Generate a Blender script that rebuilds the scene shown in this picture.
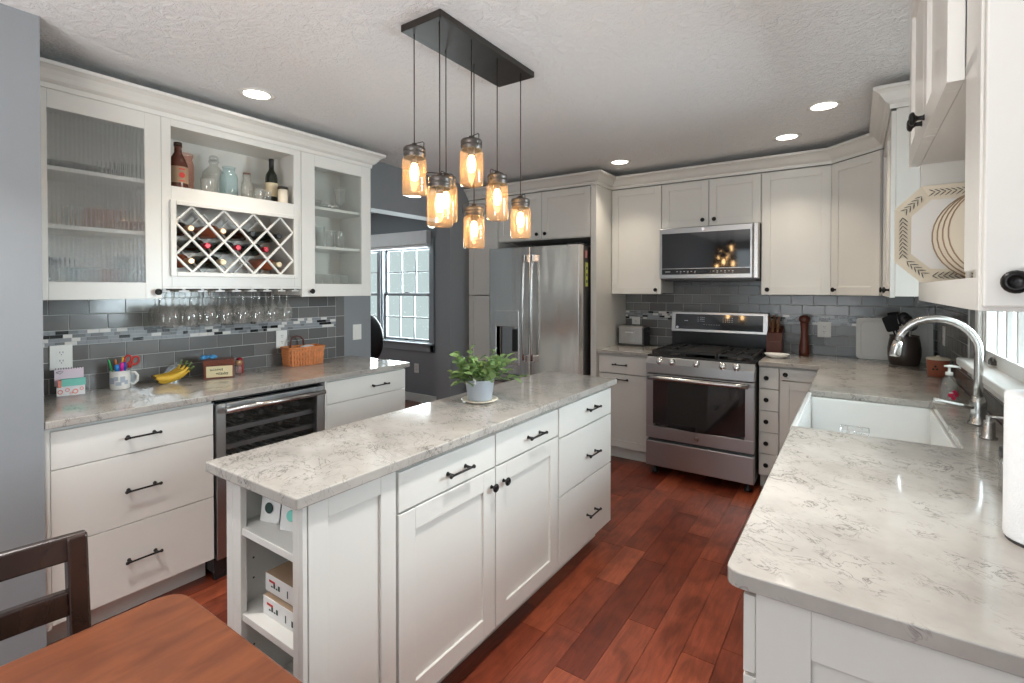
import bpy, bmesh, math, random
from mathutils import Vector, Matrix
random.seed(7)
D = bpy.data
COL = bpy.context.scene.collection
for o in list(D.objects): D.objects.remove(o)
PI = math.pi

# ------------------------------------------------------------------ camera
cam = D.cameras.new('camera'); cam_o = D.objects.new('camera', cam); COL.objects.link(cam_o)
cam.sensor_width = 36; cam.lens = 499.134 / 1024 * 36
cam.shift_x = -0.00177; cam.shift_y = -0.04524; cam.clip_start = 0.05; cam.clip_end = 200
cam_o.location = (0, 0, 1.419)
cam_o.rotation_euler = (math.radians(90 - 0.711), 0, math.radians(34.418))
bpy.context.scene.camera = cam_o

# ------------------------------------------------------------------ world, exposure
w = D.worlds.new('world'); bpy.context.scene.world = w; w.use_nodes = True
bg = w.node_tree.nodes['Background']
bg.inputs[0].default_value = (0.80, 0.93, 0.95, 1); bg.inputs[1].default_value = 0.72
vs = bpy.context.scene.view_settings
vs.view_transform = 'Standard'; vs.look = 'None'; vs.exposure = 0.10; vs.gamma = 1; vs.use_curve_mapping = False

def area(name, loc, rot, sx, sy, power, col, parent=None):
    l = D.lights.new(name, 'AREA'); l.shape = 'RECTANGLE'; l.size = sx; l.size_y = sy; l.energy = power; l.color = col
    o = D.objects.new(name, l); COL.objects.link(o); o.location = loc; o.rotation_euler = [math.radians(a) for a in rot]
    return o
# added fill behind and right of camera; daylight through sink and dining room windows
area('fill_behind_camera', (-0.6, -3.35, 1.25), (-90, 0, 180), 3.0, 2.0, 36, (0.80, 0.91, 1.0))
area('fill_from_right', (1.85, -0.6, 1.5), (90, 0, 90), 2.0, 1.3, 5, (0.80, 0.91, 1.0))
area('daylight_sink_window', (1.9, 3.6, 1.7), (90, 0, 90), 2.4, 1.2, 420, (0.80, 0.91, 1.0))
area('daylight_dining_window', (-5.2, 4.7, 1.4), (-90, 0, 0), 1.9, 1.1, 170, (0.88, 0.96, 1.0))

# added unseen fill behind the camera: a soft point and an upward ceiling bounce
lp = D.lights.new('added_fill_point', 'POINT'); lp.energy = 3; lp.color = (1.0, 0.93, 0.86); lp.shadow_soft_size = 0.22
lo = D.objects.new('added_fill_point', lp); COL.objects.link(lo); lo.location = (-0.35, -0.95, 1.75)
area('added_ceiling_bounce', (-0.6, -1.3, 1.0), (180, 0, 0), 1.2, 1.2, 102, (1.0, 0.975, 0.955))

# ------------------------------------------------------------------ materials
def newmat(name):
    m = D.materials.new(name); m.use_nodes = True
    nt = m.node_tree; nt.nodes.clear()
    out = nt.nodes.new('ShaderNodeOutputMaterial')
    return m, nt, out
def N(nt, typ, **kw):
    n = nt.nodes.new('ShaderNode' + typ)
    for k, v in kw.items():
        if k == 'inp':
            for a, b in v.items(): n.inputs[a].default_value = b
        else: setattr(n, k, v)
    return n
def L(nt, a, b): nt.links.new(a, b)
def rgba(c): return (c[0], c[1], c[2], 1)
def srgb(r, g, b):
    f = lambda c: (c / 255 / 12.92) if c / 255 <= 0.04045 else ((c / 255 + 0.055) / 1.055) ** 2.4
    return (f(r), f(g), f(b))
def texco(nt, scale=(1, 1, 1), rot=(0, 0, 0)):
    t = N(nt, 'TexCoord'); mp = N(nt, 'Mapping'); mp.inputs['Scale'].default_value = scale; mp.inputs['Rotation'].default_value = rot
    L(nt, t.outputs['Object'], mp.inputs['Vector']); return mp.outputs['Vector']
def simple(name, col, rough=0.5, metal=0.0, bump=0.0, bscale=80, var=0.04, coat=0.0, spec=0.5, emit=None, es=0, trans=0):
    m, nt, out = newmat(name)
    p = N(nt, 'BsdfPrincipled'); L(nt, p.outputs[0], out.inputs[0])
    p.inputs['Roughness'].default_value = rough; p.inputs['Metallic'].default_value = metal
    p.inputs['Coat Weight'].default_value = coat; p.inputs['Specular IOR Level'].default_value = spec
    p.inputs['Coat Roughness'].default_value = 0.08
    v = texco(nt); nz = N(nt, 'TexNoise', inp={'Scale': bscale * 0.2, 'Detail': 3}); L(nt, v, nz.inputs['Vector'])
    mx = N(nt, 'MixRGB', blend_type='MIX'); mx.inputs[1].default_value = rgba([c * (1 - var) for c in col]); mx.inputs[2].default_value = rgba([min(1, c * (1 + var)) for c in col])
    L(nt, nz.outputs[0], mx.inputs[0]); L(nt, mx.outputs[0], p.inputs['Base Color'])
    if bump:
        n2 = N(nt, 'TexNoise', inp={'Scale': bscale, 'Detail': 4}); L(nt, v, n2.inputs['Vector'])
        b = N(nt, 'Bump', inp={'Strength': bump, 'Distance': 0.003}); L(nt, n2.outputs[0], b.inputs['Height']); L(nt, b.outputs[0], p.inputs['Normal'])
    if emit: p.inputs['Emission Color'].default_value = rgba(emit); p.inputs['Emission Strength'].default_value = es
    return m
M = {}
M['paint'] = simple('cabinet_paint', (0.69, 0.675, 0.635), 0.33, var=0.01)
M['cab_in'] = simple('cabinet_interior', (0.72, 0.71, 0.69), 0.5, var=0.01)
M['wall'] = simple('grey_wall_paint', (0.245, 0.257, 0.27), 0.7, bump=0.15, bscale=220, var=0.01)
M['trimw'] = simple('white_trim', (0.74, 0.73, 0.70), 0.35, var=0.01)
M['black'] = simple('oil_rubbed_bronze', (0.012, 0.011, 0.011), 0.35, 0.5, var=0.1)
M['bronze'] = simple('aged_bronze', (0.05, 0.042, 0.036), 0.45, 0.6, var=0.2)
M['capmetal'] = simple('weathered_metal', (0.12, 0.105, 0.095), 0.4, 0.7, var=0.3)
M['blackglass'] = simple('black_glass', (0.012, 0.012, 0.013), 0.05, spec=0.7)
M['blackenamel'] = simple('black_enamel', (0.015, 0.015, 0.016), 0.2)
M['castiron'] = simple('cast_iron', (0.02, 0.02, 0.021), 0.5, bump=0.2)
M['darkplastic'] = simple('dark_plastic', (0.02, 0.02, 0.022), 0.4)
M['fireclay'] = simple('white_fireclay', (0.82, 0.82, 0.80), 0.1, coat=0.4, var=0.01)
M['plate'] = simple('switch_plate', (0.80, 0.79, 0.75), 0.35, var=0.01)
M['cream'] = simple('cream_ceramic', (0.78, 0.70, 0.56), 0.25, var=0.03)
M['whitecer'] = simple('white_ceramic', (0.82, 0.80, 0.76), 0.2, var=0.02)
M['greypot'] = simple('grey_glazed_pot', (0.42, 0.46, 0.52), 0.4, var=0.02)
M['leaf'] = simple('green_leaf', (0.17, 0.27, 0.09), 0.5, var=0.5, bscale=90)
M['stem'] = simple('green_stem', (0.12, 0.2, 0.05), 0.6)
M['soil'] = simple('soil', (0.04, 0.025, 0.015), 0.9, bump=0.5)
M['banana'] = simple('banana_skin', (0.80, 0.50, 0.05), 0.45, var=0.15)
M['bananatip'] = simple('banana_tip', (0.10, 0.06, 0.02), 0.7)
M['redwood'] = simple('dark_red_wood', (0.11, 0.028, 0.015), 0.35, var=0.2)
M['boxside'] = simple('recipe_box_wood', (0.16, 0.04, 0.02), 0.35, var=0.2)
M['wicker'] = simple('woven_wicker', (0.62, 0.22, 0.07), 0.55, var=0.35, bscale=200)
M['bluecloth'] = simple('blue_cloth', (0.08, 0.32, 0.62), 0.8, bump=0.4)
M['paperlabel'] = simple('label_paper', (0.72, 0.62, 0.38), 0.7)
M['ink'] = simple('dark_ink', (0.02, 0.05, 0.04), 0.7)
M['redink'] = simple('red_ink', (0.5, 0.04, 0.03), 0.7)
M['whitepaper'] = simple('white_paper', (0.82, 0.80, 0.80), 0.8)
M['towel'] = simple('paper_towel', (0.86, 0.87, 0.88), 0.9, bump=0.5, bscale=260)
M['pinkpaper'] = simple('pink_paper', (0.80, 0.66, 0.74), 0.7)
M['mint'] = simple('mint_paper', (0.22, 0.62, 0.52), 0.6)
M['coral'] = simple('coral_paper', (0.85, 0.28, 0.22), 0.6)
M['penblue'] = simple('blue_plastic', (0.02, 0.25, 0.65), 0.3)
M['pennavy'] = simple('navy_plastic', (0.03, 0.06, 0.40), 0.3)
M['penpink'] = simple('pink_plastic', (0.80, 0.03, 0.35), 0.3)
M['pengreen'] = simple('green_plastic', (0.03, 0.40, 0.12), 0.3)
M['penyellow'] = simple('yellow_plastic', (0.8, 0.5, 0.06), 0.3)
M['penred'] = simple('red_plastic', (0.55, 0.03, 0.02), 0.3)
M['penorange'] = simple('orange_plastic', (0.75, 0.2, 0.04), 0.3)
M['winedark'] = simple('dark_green_glass', (0.010, 0.014, 0.008), 0.07, spec=0.7)
M['winebrown'] = simple('brown_glass_bottle', (0.035, 0.015, 0.008), 0.07, spec=0.7)
M['winerose'] = simple('rose_wine_glass', (0.50, 0.13, 0.06), 0.08, spec=0.6)
M['foilred'] = simple('red_foil', (0.35, 0.015, 0.03), 0.3, 0.4)
M['foilgold'] = simple('pale_gold_foil', (0.65, 0.42, 0.25), 0.3, 0.5)
M['foilblack'] = simple('black_foil', (0.02, 0.02, 0.02), 0.35, 0.3)
M['foilcream'] = simple('cream_foil', (0.72, 0.6, 0.4), 0.4, 0.2)
M['terracotta'] = simple('terracotta', (0.36, 0.11, 0.06), 0.6, bump=0.1)
M['crock'] = simple('brown_stoneware', (0.055, 0.042, 0.036), 0.3, var=0.3)
M['board'] = simple('white_cutting_board', (0.78, 0.78, 0.75), 0.5, var=0.02)
M['kraft'] = simple('kraft_cardboard', (0.32, 0.22, 0.14), 0.8)
M['cartonwhite'] = simple('carton_white', (0.74, 0.72, 0.70), 0.6)
M['silverplastic'] = simple('silver_knob', (0.80, 0.80, 0.80), 0.18, 1.0, var=0.02)
M['chrome'] = simple('chrome', (0.75, 0.75, 0.76), 0.1, 1.0, var=0.02)
M['leather'] = simple('black_leather', (0.012, 0.012, 0.014), 0.4, bump=0.3)
M['knifewood'] = simple('knife_handle_wood', (0.20, 0.09, 0.04), 0.4, var=0.3)
M['salmonsoap'] = simple('soap_label_red', (0.60, 0.02, 0.08), 0.5)
M['grout'] = simple('grout', (0.50, 0.50, 0.48), 0.85, bump=0.2)
M['gapdark'] = simple('plank_gap', (0.02, 0.008, 0.005), 0.9)
M['bulb'] = simple('bulb_glow', (1, 0.7, 0.4), 0.5, emit=(1.0, 0.66, 0.33), es=36)
M['filament'] = simple('filament_glow', (1, 0.9, 0.7), 0.5, emit=(1.0, 0.85, 0.6), es=30)
M['canlens'] = simple('can_lens', (1, 1, 1), 0.5, emit=(1.0, 0.94, 0.84), es=6)
M['display'] = simple('display_icons', (0.45, 0.47, 0.5), 0.4)
M['magnetpink'] = simple('pink_magnet', (0.5, 0.2, 0.2), 0.5)
M['magnetyellow'] = simple('yellow_green_note', (0.45, 0.48, 0.12), 0.6)

def ceiling_mat():
    m, nt, out = newmat('textured_ceiling'); p = N(nt, 'BsdfPrincipled'); L(nt, p.outputs[0], out.inputs[0])
    p.inputs['Base Color'].default_value = (0.86, 0.865, 0.865, 1); p.inputs['Roughness'].default_value = 0.75
    v = texco(nt, (1, 1, 1)); n = N(nt, 'TexNoise', inp={'Scale': 24, 'Detail': 6, 'Roughness': 0.65, 'Distortion': 1.2}); L(nt, v, n.inputs['Vector'])
    r = N(nt, 'ValToRGB'); r.color_ramp.elements[0].position = 0.4; r.color_ramp.elements[1].position = 0.62
    L(nt, n.outputs[0], r.inputs[0])
    b = N(nt, 'Bump', inp={'Strength': 0.6, 'Distance': 0.010}); L(nt, r.outputs[0], b.inputs['Height']); L(nt, b.outputs[0], p.inputs['Normal'])
    return m
M['ceiling'] = ceiling_mat()

def quartz():
    m, nt, out = newmat('veined_quartz'); p = N(nt, 'BsdfPrincipled'); L(nt, p.outputs[0], out.inputs[0])
    v = texco(nt, (1, 1, 1), (0, 0, 0.5))
    base = N(nt, 'TexNoise', inp={'Scale': 5, 'Detail': 5, 'Roughness': 0.6}); L(nt, v, base.inputs['Vector'])
    r0 = N(nt, 'ValToRGB'); r0.color_ramp.elements[0].position = 0.3; r0.color_ramp.elements[0].color = (0.32, 0.298, 0.272, 1)
    r0.color_ramp.elements[1].position = 0.65; r0.color_ramp.elements[1].color = (0.44, 0.415, 0.38, 1); L(nt, base.outputs[0], r0.inputs[0])
    cur = r0.outputs[0]
    for sc, wd, dist, mlo, mhi, dark in ((9, 0.022, 1.6, 0.46, 0.62, 0.42), (22, 0.03, 1.0, 0.50, 0.62, 0.40), (4, 0.012, 2.2, 0.48, 0.66, 0.5)):
        n = N(nt, 'TexNoise', inp={'Scale': sc, 'Detail': 4, 'Roughness': 0.6, 'Distortion': dist})
        mp = N(nt, 'Mapping'); mp.inputs['Scale'].default_value = (1.0, 1.5, 1.0); mp.inputs['Location'].default_value = (sc, sc * 2, 0); L(nt, v, mp.inputs[0]); L(nt, mp.outputs[0], n.inputs['Vector'])
        s = N(nt, 'Math', operation='SUBTRACT'); s.inputs[1].default_value = 0.5; L(nt, n.outputs[0], s.inputs[0])
        a = N(nt, 'Math', operation='ABSOLUTE'); L(nt, s.outputs[0], a.inputs[0])
        mr = N(nt, 'MapRange'); mr.inputs[1].default_value = 0; mr.inputs[2].default_value = wd; mr.inputs[3].default_value = 1; mr.inputs[4].default_value = 0; L(nt, a.outputs[0], mr.inputs[0])
        mk = N(nt, 'TexNoise', inp={'Scale': sc * 0.45, 'Detail': 3}); mp2 = N(nt, 'Mapping'); mp2.inputs['Location'].default_value = (3 + sc, 9, 1); L(nt, v, mp2.inputs[0]); L(nt, mp2.outputs[0], mk.inputs['Vector'])
        mr2 = N(nt, 'MapRange'); mr2.inputs[1].default_value = mlo; mr2.inputs[2].default_value = mhi; L(nt, mk.outputs[0], mr2.inputs[0])
        mu = N(nt, 'Math', operation='MULTIPLY'); L(nt, mr.outputs[0], mu.inputs[0]); L(nt, mr2.outputs[0], mu.inputs[1])
        mx = N(nt, 'MixRGB', blend_type='MULTIPLY'); mx.inputs[2].default_value = (dark, dark, dark * 1.02, 1); L(nt, mu.outputs[0], mx.inputs[0]); L(nt, cur, mx.inputs[1]); cur = mx.outputs[0]
    L(nt, cur, p.inputs['Base Color']); p.inputs['Roughness'].default_value = 0.08; p.inputs['Specular IOR Level'].default_value = 0.55
    return m
M['quartz'] = quartz()

def floor_mat():
    m, nt, out = newmat('cherry_plank'); p = N(nt, 'BsdfPrincipled'); L(nt, p.outputs[0], out.inputs[0])
    g = N(nt, 'NewGeometry'); r = N(nt, 'ValToRGB'); cr = r.color_ramp
    cr.elements[0].color = (0.125, 0.022, 0.010, 1); cr.elements[1].color = (0.31, 0.078, 0.036, 1)
    e = cr.elements.new(0.25); e.color = (0.175, 0.038, 0.018, 1); e = cr.elements.new(0.6); e.color = (0.22, 0.05, 0.024, 1)
    L(nt, g.outputs['Random Per Island'], r.inputs[0])
    v = texco(nt, (14, 1.6, 1)); n = N(nt, 'TexNoise', inp={'Scale': 3.5, 'Detail': 8, 'Roughness': 0.65, 'Distortion': 0.8}); L(nt, v, n.inputs['Vector'])
    v2 = texco(nt, (5, 3, 1)); n2 = N(nt, 'TexNoise', inp={'Scale': 1.6, 'Detail': 4, 'Distortion': 1.0}); L(nt, v2, n2.inputs['Vector'])
    r2 = N(nt, 'ValToRGB'); r2.color_ramp.elements[0].color = (0.50, 0.44, 0.42, 1); r2.color_ramp.elements[0].position = 0.3; r2.color_ramp.elements[1].color = (1.35, 1.35, 1.35, 1); r2.color_ramp.elements[1].position = 0.72
    L(nt, n.outputs[0], r2.inputs[0])
    r3 = N(nt, 'ValToRGB'); r3.color_ramp.elements[0].color = (0.55, 0.5, 0.5, 1); r3.color_ramp.elements[0].position = 0.32; r3.color_ramp.elements[1].color = (1.1, 1.1, 1.1, 1); r3.color_ramp.elements[1].position = 0.55
    L(nt, n2.outputs[0], r3.inputs[0])
    a = N(nt, 'MixRGB', blend_type='MULTIPLY'); a.inputs[0].default_value = 0.75; L(nt, r.outputs[0], a.inputs[1]); L(nt, r2.outputs[0], a.inputs[2])
    b = N(nt, 'MixRGB', blend_type='MULTIPLY'); b.inputs[0].default_value = 0.8; L(nt, a.outputs[0], b.inputs[1]); L(nt, r3.outputs[0], b.inputs[2])
    L(nt, b.outputs[0], p.inputs['Base Color']); p.inputs['Roughness'].default_value = 0.3
    bp = N(nt, 'Bump', inp={'Strength': 0.25, 'Distance': 0.003}); L(nt, n2.outputs[0], bp.inputs['Height']); L(nt, bp.outputs[0], p.inputs['Normal'])
    return m
M['plank'] = floor_mat()

def wood(name, c0, c1, scale=(2, 30, 30), rough=0.3, coat=0.3):
    m, nt, out = newmat(name); p = N(nt, 'BsdfPrincipled'); L(nt, p.outputs[0], out.inputs[0])
    v = texco(nt, scale); n = N(nt, 'TexNoise', inp={'Scale': 1.5, 'Detail': 7, 'Roughness': 0.6, 'Distortion': 0.7}); L(nt, v, n.inputs['Vector'])
    r = N(nt, 'ValToRGB'); r.color_ramp.elements[0].color = rgba(c0); r.color_ramp.elements[0].position = 0.3; r.color_ramp.elements[1].color = rgba(c1); r.color_ramp.elements[1].position = 0.7
    L(nt, n.outputs[0], r.inputs[0]); L(nt, r.outputs[0], p.inputs['Base Color']); p.inputs['Roughness'].default_value = rough; p.inputs['Coat Weight'].default_value = coat; p.inputs['Coat Roughness'].default_value = 0.12
    return m
M['tablewood'] = wood('table_wood', (0.10, 0.026, 0.010), (0.21, 0.062, 0.022), (14, 3, 3), 0.33, 0.0)
M['chairwood'] = wood('espresso_wood', (0.014, 0.007, 0.005), (0.04, 0.018, 0.012), (20, 4, 4), 0.25, 0.3)

def stainless(name, col=(0.50, 0.49, 0.48), rough=0.26, wav=0.0, scale=(300, 300, 2)):
    m, nt, out = newmat(name); p = N(nt, 'BsdfPrincipled'); L(nt, p.outputs[0], out.inputs[0])
    p.inputs['Metallic'].default_value = 1; p.inputs['Base Color'].default_value = rgba(col)
    v = texco(nt, scale); n = N(nt, 'TexNoise', inp={'Scale': 1.0, 'Detail': 3}); L(nt, v, n.inputs['Vector'])
    mr = N(nt, 'MapRange'); mr.inputs[3].default_value = rough * 0.92; mr.inputs[4].default_value = rough * 1.1; L(nt, n.outputs[0], mr.inputs[0]); L(nt, mr.outputs[0], p.inputs['Roughness'])
    b = N(nt, 'Bump', inp={'Strength': 0.004, 'Distance': 0.001}); L(nt, n.outputs[0], b.inputs['Height'])
    if wav:
        v2 = texco(nt, (7, 7, 1.2)); n2 = N(nt, 'TexNoise', inp={'Scale': 1.2, 'Detail': 1}); L(nt, v2, n2.inputs['Vector'])
        b2 = N(nt, 'Bump', inp={'Strength': wav, 'Distance': 0.02}); L(nt, n2.outputs[0], b2.inputs['Height']); L(nt, b.outputs[0], b2.inputs['Normal']); L(nt, b2.outputs[0], p.inputs['Normal'])
    else: L(nt, b.outputs[0], p.inputs['Normal'])
    return m
M['steel'] = stainless('brushed_stainless')
M['satin'] = simple('satin_faucet_metal', (0.55, 0.54, 0.52), 0.25, 1.0, var=0.02)
M['steelv'] = stainless('fridge_stainless', (0.80, 0.76, 0.72), 0.24, 0.4)
M['steelh'] = stainless('appliance_stainless_horizontal', (0.45, 0.455, 0.46), 0.3, 0, (2, 300, 300))
M['steeldark'] = simple('dark_grey_steel_side', (0.09, 0.09, 0.092), 0.35, 0.6)

def glass(name, tint=(0.96, 0.98, 0.97), rough=0.02, milky=0.0, mcol=(0.8, 0.85, 0.85), refl=1.0, ribs=False):
    m, nt, out = newmat(name)
    tr = N(nt, 'BsdfTransparent'); tr.inputs[0].default_value = rgba(tint)
    gl = N(nt, 'BsdfGlossy'); gl.inputs['Roughness'].default_value = rough
    fr = N(nt, 'Fresnel'); ge = N(nt, 'NewGeometry'); io = N(nt, 'Math', operation='MULTIPLY_ADD'); io.inputs[1].default_value = 1 / 1.5 - 1.5; io.inputs[2].default_value = 1.5
    L(nt, ge.outputs['Backfacing'], io.inputs[0]); L(nt, io.outputs[0], fr.inputs['IOR'])      # same reflectance from either side of the thin glass
    mu = N(nt, 'Math', operation='MULTIPLY'); mu.inputs[1].default_value = refl; L(nt, fr.outputs[0], mu.inputs[0])
    base = tr.outputs[0]
    if ribs:
        rf = N(nt, 'BsdfRefraction'); rf.inputs['IOR'].default_value = 1.5; rf.inputs['Roughness'].default_value = 0.02
        mm = N(nt, 'MixShader'); mm.inputs[0].default_value = 0.7; L(nt, tr.outputs[0], mm.inputs[1]); L(nt, rf.outputs[0], mm.inputs[2]); base = mm.outputs[0]
    if milky:
        df = N(nt, 'BsdfDiffuse'); df.inputs[0].default_value = rgba(mcol)
        mm = N(nt, 'MixShader'); mm.inputs[0].default_value = milky; L(nt, base, mm.inputs[1]); L(nt, df.outputs[0], mm.inputs[2]); base = mm.outputs[0]
    mx = N(nt, 'MixShader'); L(nt, mu.outputs[0], mx.inputs[0]); L(nt, base, mx.inputs[1]); L(nt, gl.outputs[0], mx.inputs[2]); L(nt, mx.outputs[0], out.inputs[0])
    return m
M['glass'] = glass('clear_glass', milky=0.06)
M['pane'] = glass('window_pane', (0.97, 0.99, 0.98), refl=0.5)
M['cabpane'] = glass('cabinet_door_pane', (0.97, 0.985, 0.975), milky=0.06, refl=0.8)
M['reeded'] = glass('reeded_glass', (0.97, 0.98, 0.985), 0.06, 0.10, refl=1.0, ribs=True)
M['jarglass'] = glass('pendant_glass', (0.98, 0.93, 0.84), 0.05, 0.13, (1.0, 0.66, 0.34), 1.1)  # amber milkiness paints the bulbs' halo into the glass
M['pinkglass'] = glass('pink_glass', (0.86, 0.62, 0.54), 0.04, 0.22, (0.75, 0.42, 0.34))
M['blueglass'] = glass('aqua_glass', (0.78, 0.88, 0.89), 0.04, 0.16, (0.46, 0.58, 0.60))
M['amberglass'] = glass('amber_glass', (0.30, 0.12, 0.06), 0.04, 0.55, (0.16, 0.05, 0.03))
M['clearjar'] = glass('clear_jar_glass', (0.86, 0.87, 0.85), 0.03, 0.16, (0.75, 0.74, 0.70), 1.3)
M['stemglass'] = glass('stemware_glass', (0.88, 0.88, 0.86), 0.02, 0.10, (0.7, 0.68, 0.66), 1.8)
M['coolerglass'] = glass('tinted_cooler_glass', (0.8, 0.8, 0.81), 0.03, 0, refl=1.0)
M['ovenglass'] = glass('oven_window_glass', (0.28, 0.28, 0.29), 0.04, 0, refl=1.4)

def tile_mat():
    m, nt, out = newmat('grey_subway_tile'); p = N(nt, 'BsdfPrincipled'); L(nt, p.outputs[0], out.inputs[0])
    g = N(nt, 'NewGeometry'); r = N(nt, 'ValToRGB'); r.color_ramp.elements[0].color = (0.118, 0.115, 0.112, 1); r.color_ramp.elements[1].color = (0.185, 0.182, 0.177, 1)
    L(nt, g.outputs['Random Per Island'], r.inputs[0])
    v = texco(nt, (40, 40, 220)); n = N(nt, 'TexNoise', inp={'Scale': 1, 'Detail': 3}); L(nt, v, n.inputs['Vector'])
    mx = N(nt, 'MixRGB', blend_type='MULTIPLY'); mx.inputs[0].default_value = 0.35; L(nt, r.outputs[0], mx.inputs[1]); L(nt, n.outputs[1], mx.inputs[2]); L(nt, r.outputs[0], p.inputs['Base Color'])
    p.inputs['Roughness'].default_value = 0.16
    v2 = texco(nt, (6, 6, 6)); n2 = N(nt, 'TexNoise', inp={'Scale': 1.5, 'Detail': 2}); L(nt, v2, n2.inputs['Vector'])
    b = N(nt, 'Bump', inp={'Strength': 0.12, 'Distance': 0.01}); L(nt, n2.outputs[0], b.inputs['Height']); L(nt, b.outputs[0], p.inputs['Normal'])
    return m
M['tile'] = tile_mat()
def mosaic_mat():
    m, nt, out = newmat('mosaic_strip'); p = N(nt, 'BsdfPrincipled'); L(nt, p.outputs[0], out.inputs[0])
    g = N(nt, 'NewGeometry'); r = N(nt, 'ValToRGB'); cr = r.color_ramp; cr.interpolation = 'CONSTANT'
    cr.elements[0].color = (0.30, 0.315, 0.33, 1); cr.elements[1].color = (0.72, 0.70, 0.67, 1); cr.elements[1].position = 0.86
    e = cr.elements.new(0.45); e.color = (0.012, 0.012, 0.013, 1); e = cr.elements.new(0.66); e.color = (0.20, 0.205, 0.21, 1)
    L(nt, g.outputs['Random Per Island'], r.inputs[0]); L(nt, r.outputs[0], p.inputs['Base Color']); p.inputs['Roughness'].default_value = 0.15
    return m
M['mosaic'] = mosaic_mat()

# ------------------------------------------------------------------ mesh builder
class MB:
    def __init__(s, M4=None): s.v = []; s.f = []; s.sm = []; s.M = M4 or Matrix()
    def _add(s, vs, fs, smooth=False):
        b = len(s.v); s.v += [tuple(s.M @ Vector(p)) for p in vs]
        s.f += [tuple(b + i for i in f) for f in fs]
        s.sm += (list(smooth) if isinstance(smooth, (list, tuple)) else [smooth] * len(fs))
        return s
    def box(s, x0, x1, y0, y1, z0, z1):
        x0, x1 = min(x0, x1), max(x0, x1); y0, y1 = min(y0, y1), max(y0, y1); z0, z1 = min(z0, z1), max(z0, z1)
        v = [(x, y, z) for z in (z0, z1) for y in (y0, y1) for x in (x0, x1)]
        return s._add(v, [(0, 2, 3, 1), (4, 5, 7, 6), (0, 1, 5, 4), (2, 6, 7, 3), (0, 4, 6, 2), (1, 3, 7, 5)])
    def prism(s, poly, a, b, axis='z'):
        n = len(poly); mk = {'z': lambda p, h: (p[0], p[1], h), 'y': lambda p, h: (p[0], h, p[1]), 'x': lambda p, h: (h, p[0], p[1])}[axis]
        v = [mk(p, a) for p in poly] + [mk(p, b) for p in poly]
        return s._add(v, [tuple(range(n))[::-1], tuple(range(n, 2 * n))] + [(i, (i + 1) % n, n + (i + 1) % n, n + i) for i in range(n)])
    def lathe(s, prof, o=(0, 0, 0), axis=(0, 0, 1), seg=20, capa=True, capb=True):
        ax = Vector(axis).normalized(); u = ax.orthogonal().normalized(); w_ = ax.cross(u); o = Vector(o)
        vs = []; fs = []; sm = []
        for r, h in prof:
            for k in range(seg):
                a = 2 * PI * k / seg; vs.append(o + ax * h + (u * math.cos(a) + w_ * math.sin(a)) * max(r, 1e-5))
        for i in range(len(prof) - 1):
            for k in range(seg):
                k2 = (k + 1) % seg; fs.append((i * seg + k, i * seg + k2, (i + 1) * seg + k2, (i + 1) * seg + k)); sm.append(True)
        if capa: fs.append(tuple(range(seg))[::-1]); sm.append(False)
        if capb: b = (len(prof) - 1) * seg; fs.append(tuple(range(b, b + seg))); sm.append(False)
        return s._add(vs, fs, sm)
    def tube(s, pts, r, seg=10, cap=True):
        pts = [Vector(p) for p in pts]; n = len(pts); rs = r if isinstance(r, (list, tuple)) else [r] * n
        vs = []; fs = []; sm = []; t0 = (pts[1] - pts[0]).normalized(); u = t0.orthogonal().normalized()
        for i in range(n):
            t = (pts[min(i + 1, n - 1)] - pts[max(i - 1, 0)]).normalized()
            u = (u - t * u.dot(t)).normalized(); w_ = t.cross(u)
            for k in range(seg):
                a = 2 * PI * k / seg; vs.append(pts[i] + (u * math.cos(a) + w_ * math.sin(a)) * rs[i])
        for i in range(n - 1):
            for k in range(seg):
                k2 = (k + 1) % seg; fs.append((i * seg + k, i * seg + k2, (i + 1) * seg + k2, (i + 1) * seg + k)); sm.append(True)
        if cap: fs += [tuple(range(seg))[::-1], tuple(range((n - 1) * seg, n * seg))]; sm += [False, False]
        return s._add(vs, fs, sm)
    def sphere(s, c, r, seg=14, rings=9, sc=(1, 1, 1)):
        vs = []; fs = []
        for i in range(rings + 1):
            t = PI * i / rings
            for k in range(seg):
                a = 2 * PI * k / seg
                vs.append((c[0] + sc[0] * r * max(math.sin(t), 1e-4) * math.cos(a), c[1] + sc[1] * r * max(math.sin(t), 1e-4) * math.sin(a), c[2] + sc[2] * r * math.cos(t)))
        for i in range(rings):
            for k in range(seg):
                k2 = (k + 1) % seg; fs.append((i * seg + k, (i + 1) * seg + k, (i + 1) * seg + k2, i * seg + k2))
        return s._add(vs, fs, True)
    def sweep(s, path, prof, side=1):
        """profile (out, z) swept along a 2D path with mitred corners; out points to the right of the path times side"""
        n = len(path); P = [Vector(p) for p in path]; vs = []; fs = []; m = len(prof)
        for i in range(n):
            ns = []
            if i > 0: d = (P[i] - P[i - 1]).normalized(); ns.append(Vector((d.y, -d.x)) * side)
            if i < n - 1: d = (P[i + 1] - P[i]).normalized(); ns.append(Vector((d.y, -d.x)) * side)
            if len(ns) == 1: off = ns[0]
            else: h = (ns[0] + ns[1]).normalized(); off = h / max(0.2, h.dot(ns[0]))
            for o_, z in prof: vs.append((P[i].x + off.x * o_, P[i].y + off.y * o_, z))
        for i in range(n - 1):
            for k in range(m):
                k2 = (k + 1) % m; fs.append((i * m + k, i * m + k2, (i + 1) * m + k2, (i + 1) * m + k))
        fs += [tuple(range(m)), tuple(range((n - 1) * m, n * m))[::-1]]
        return s._add(vs, fs)
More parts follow.
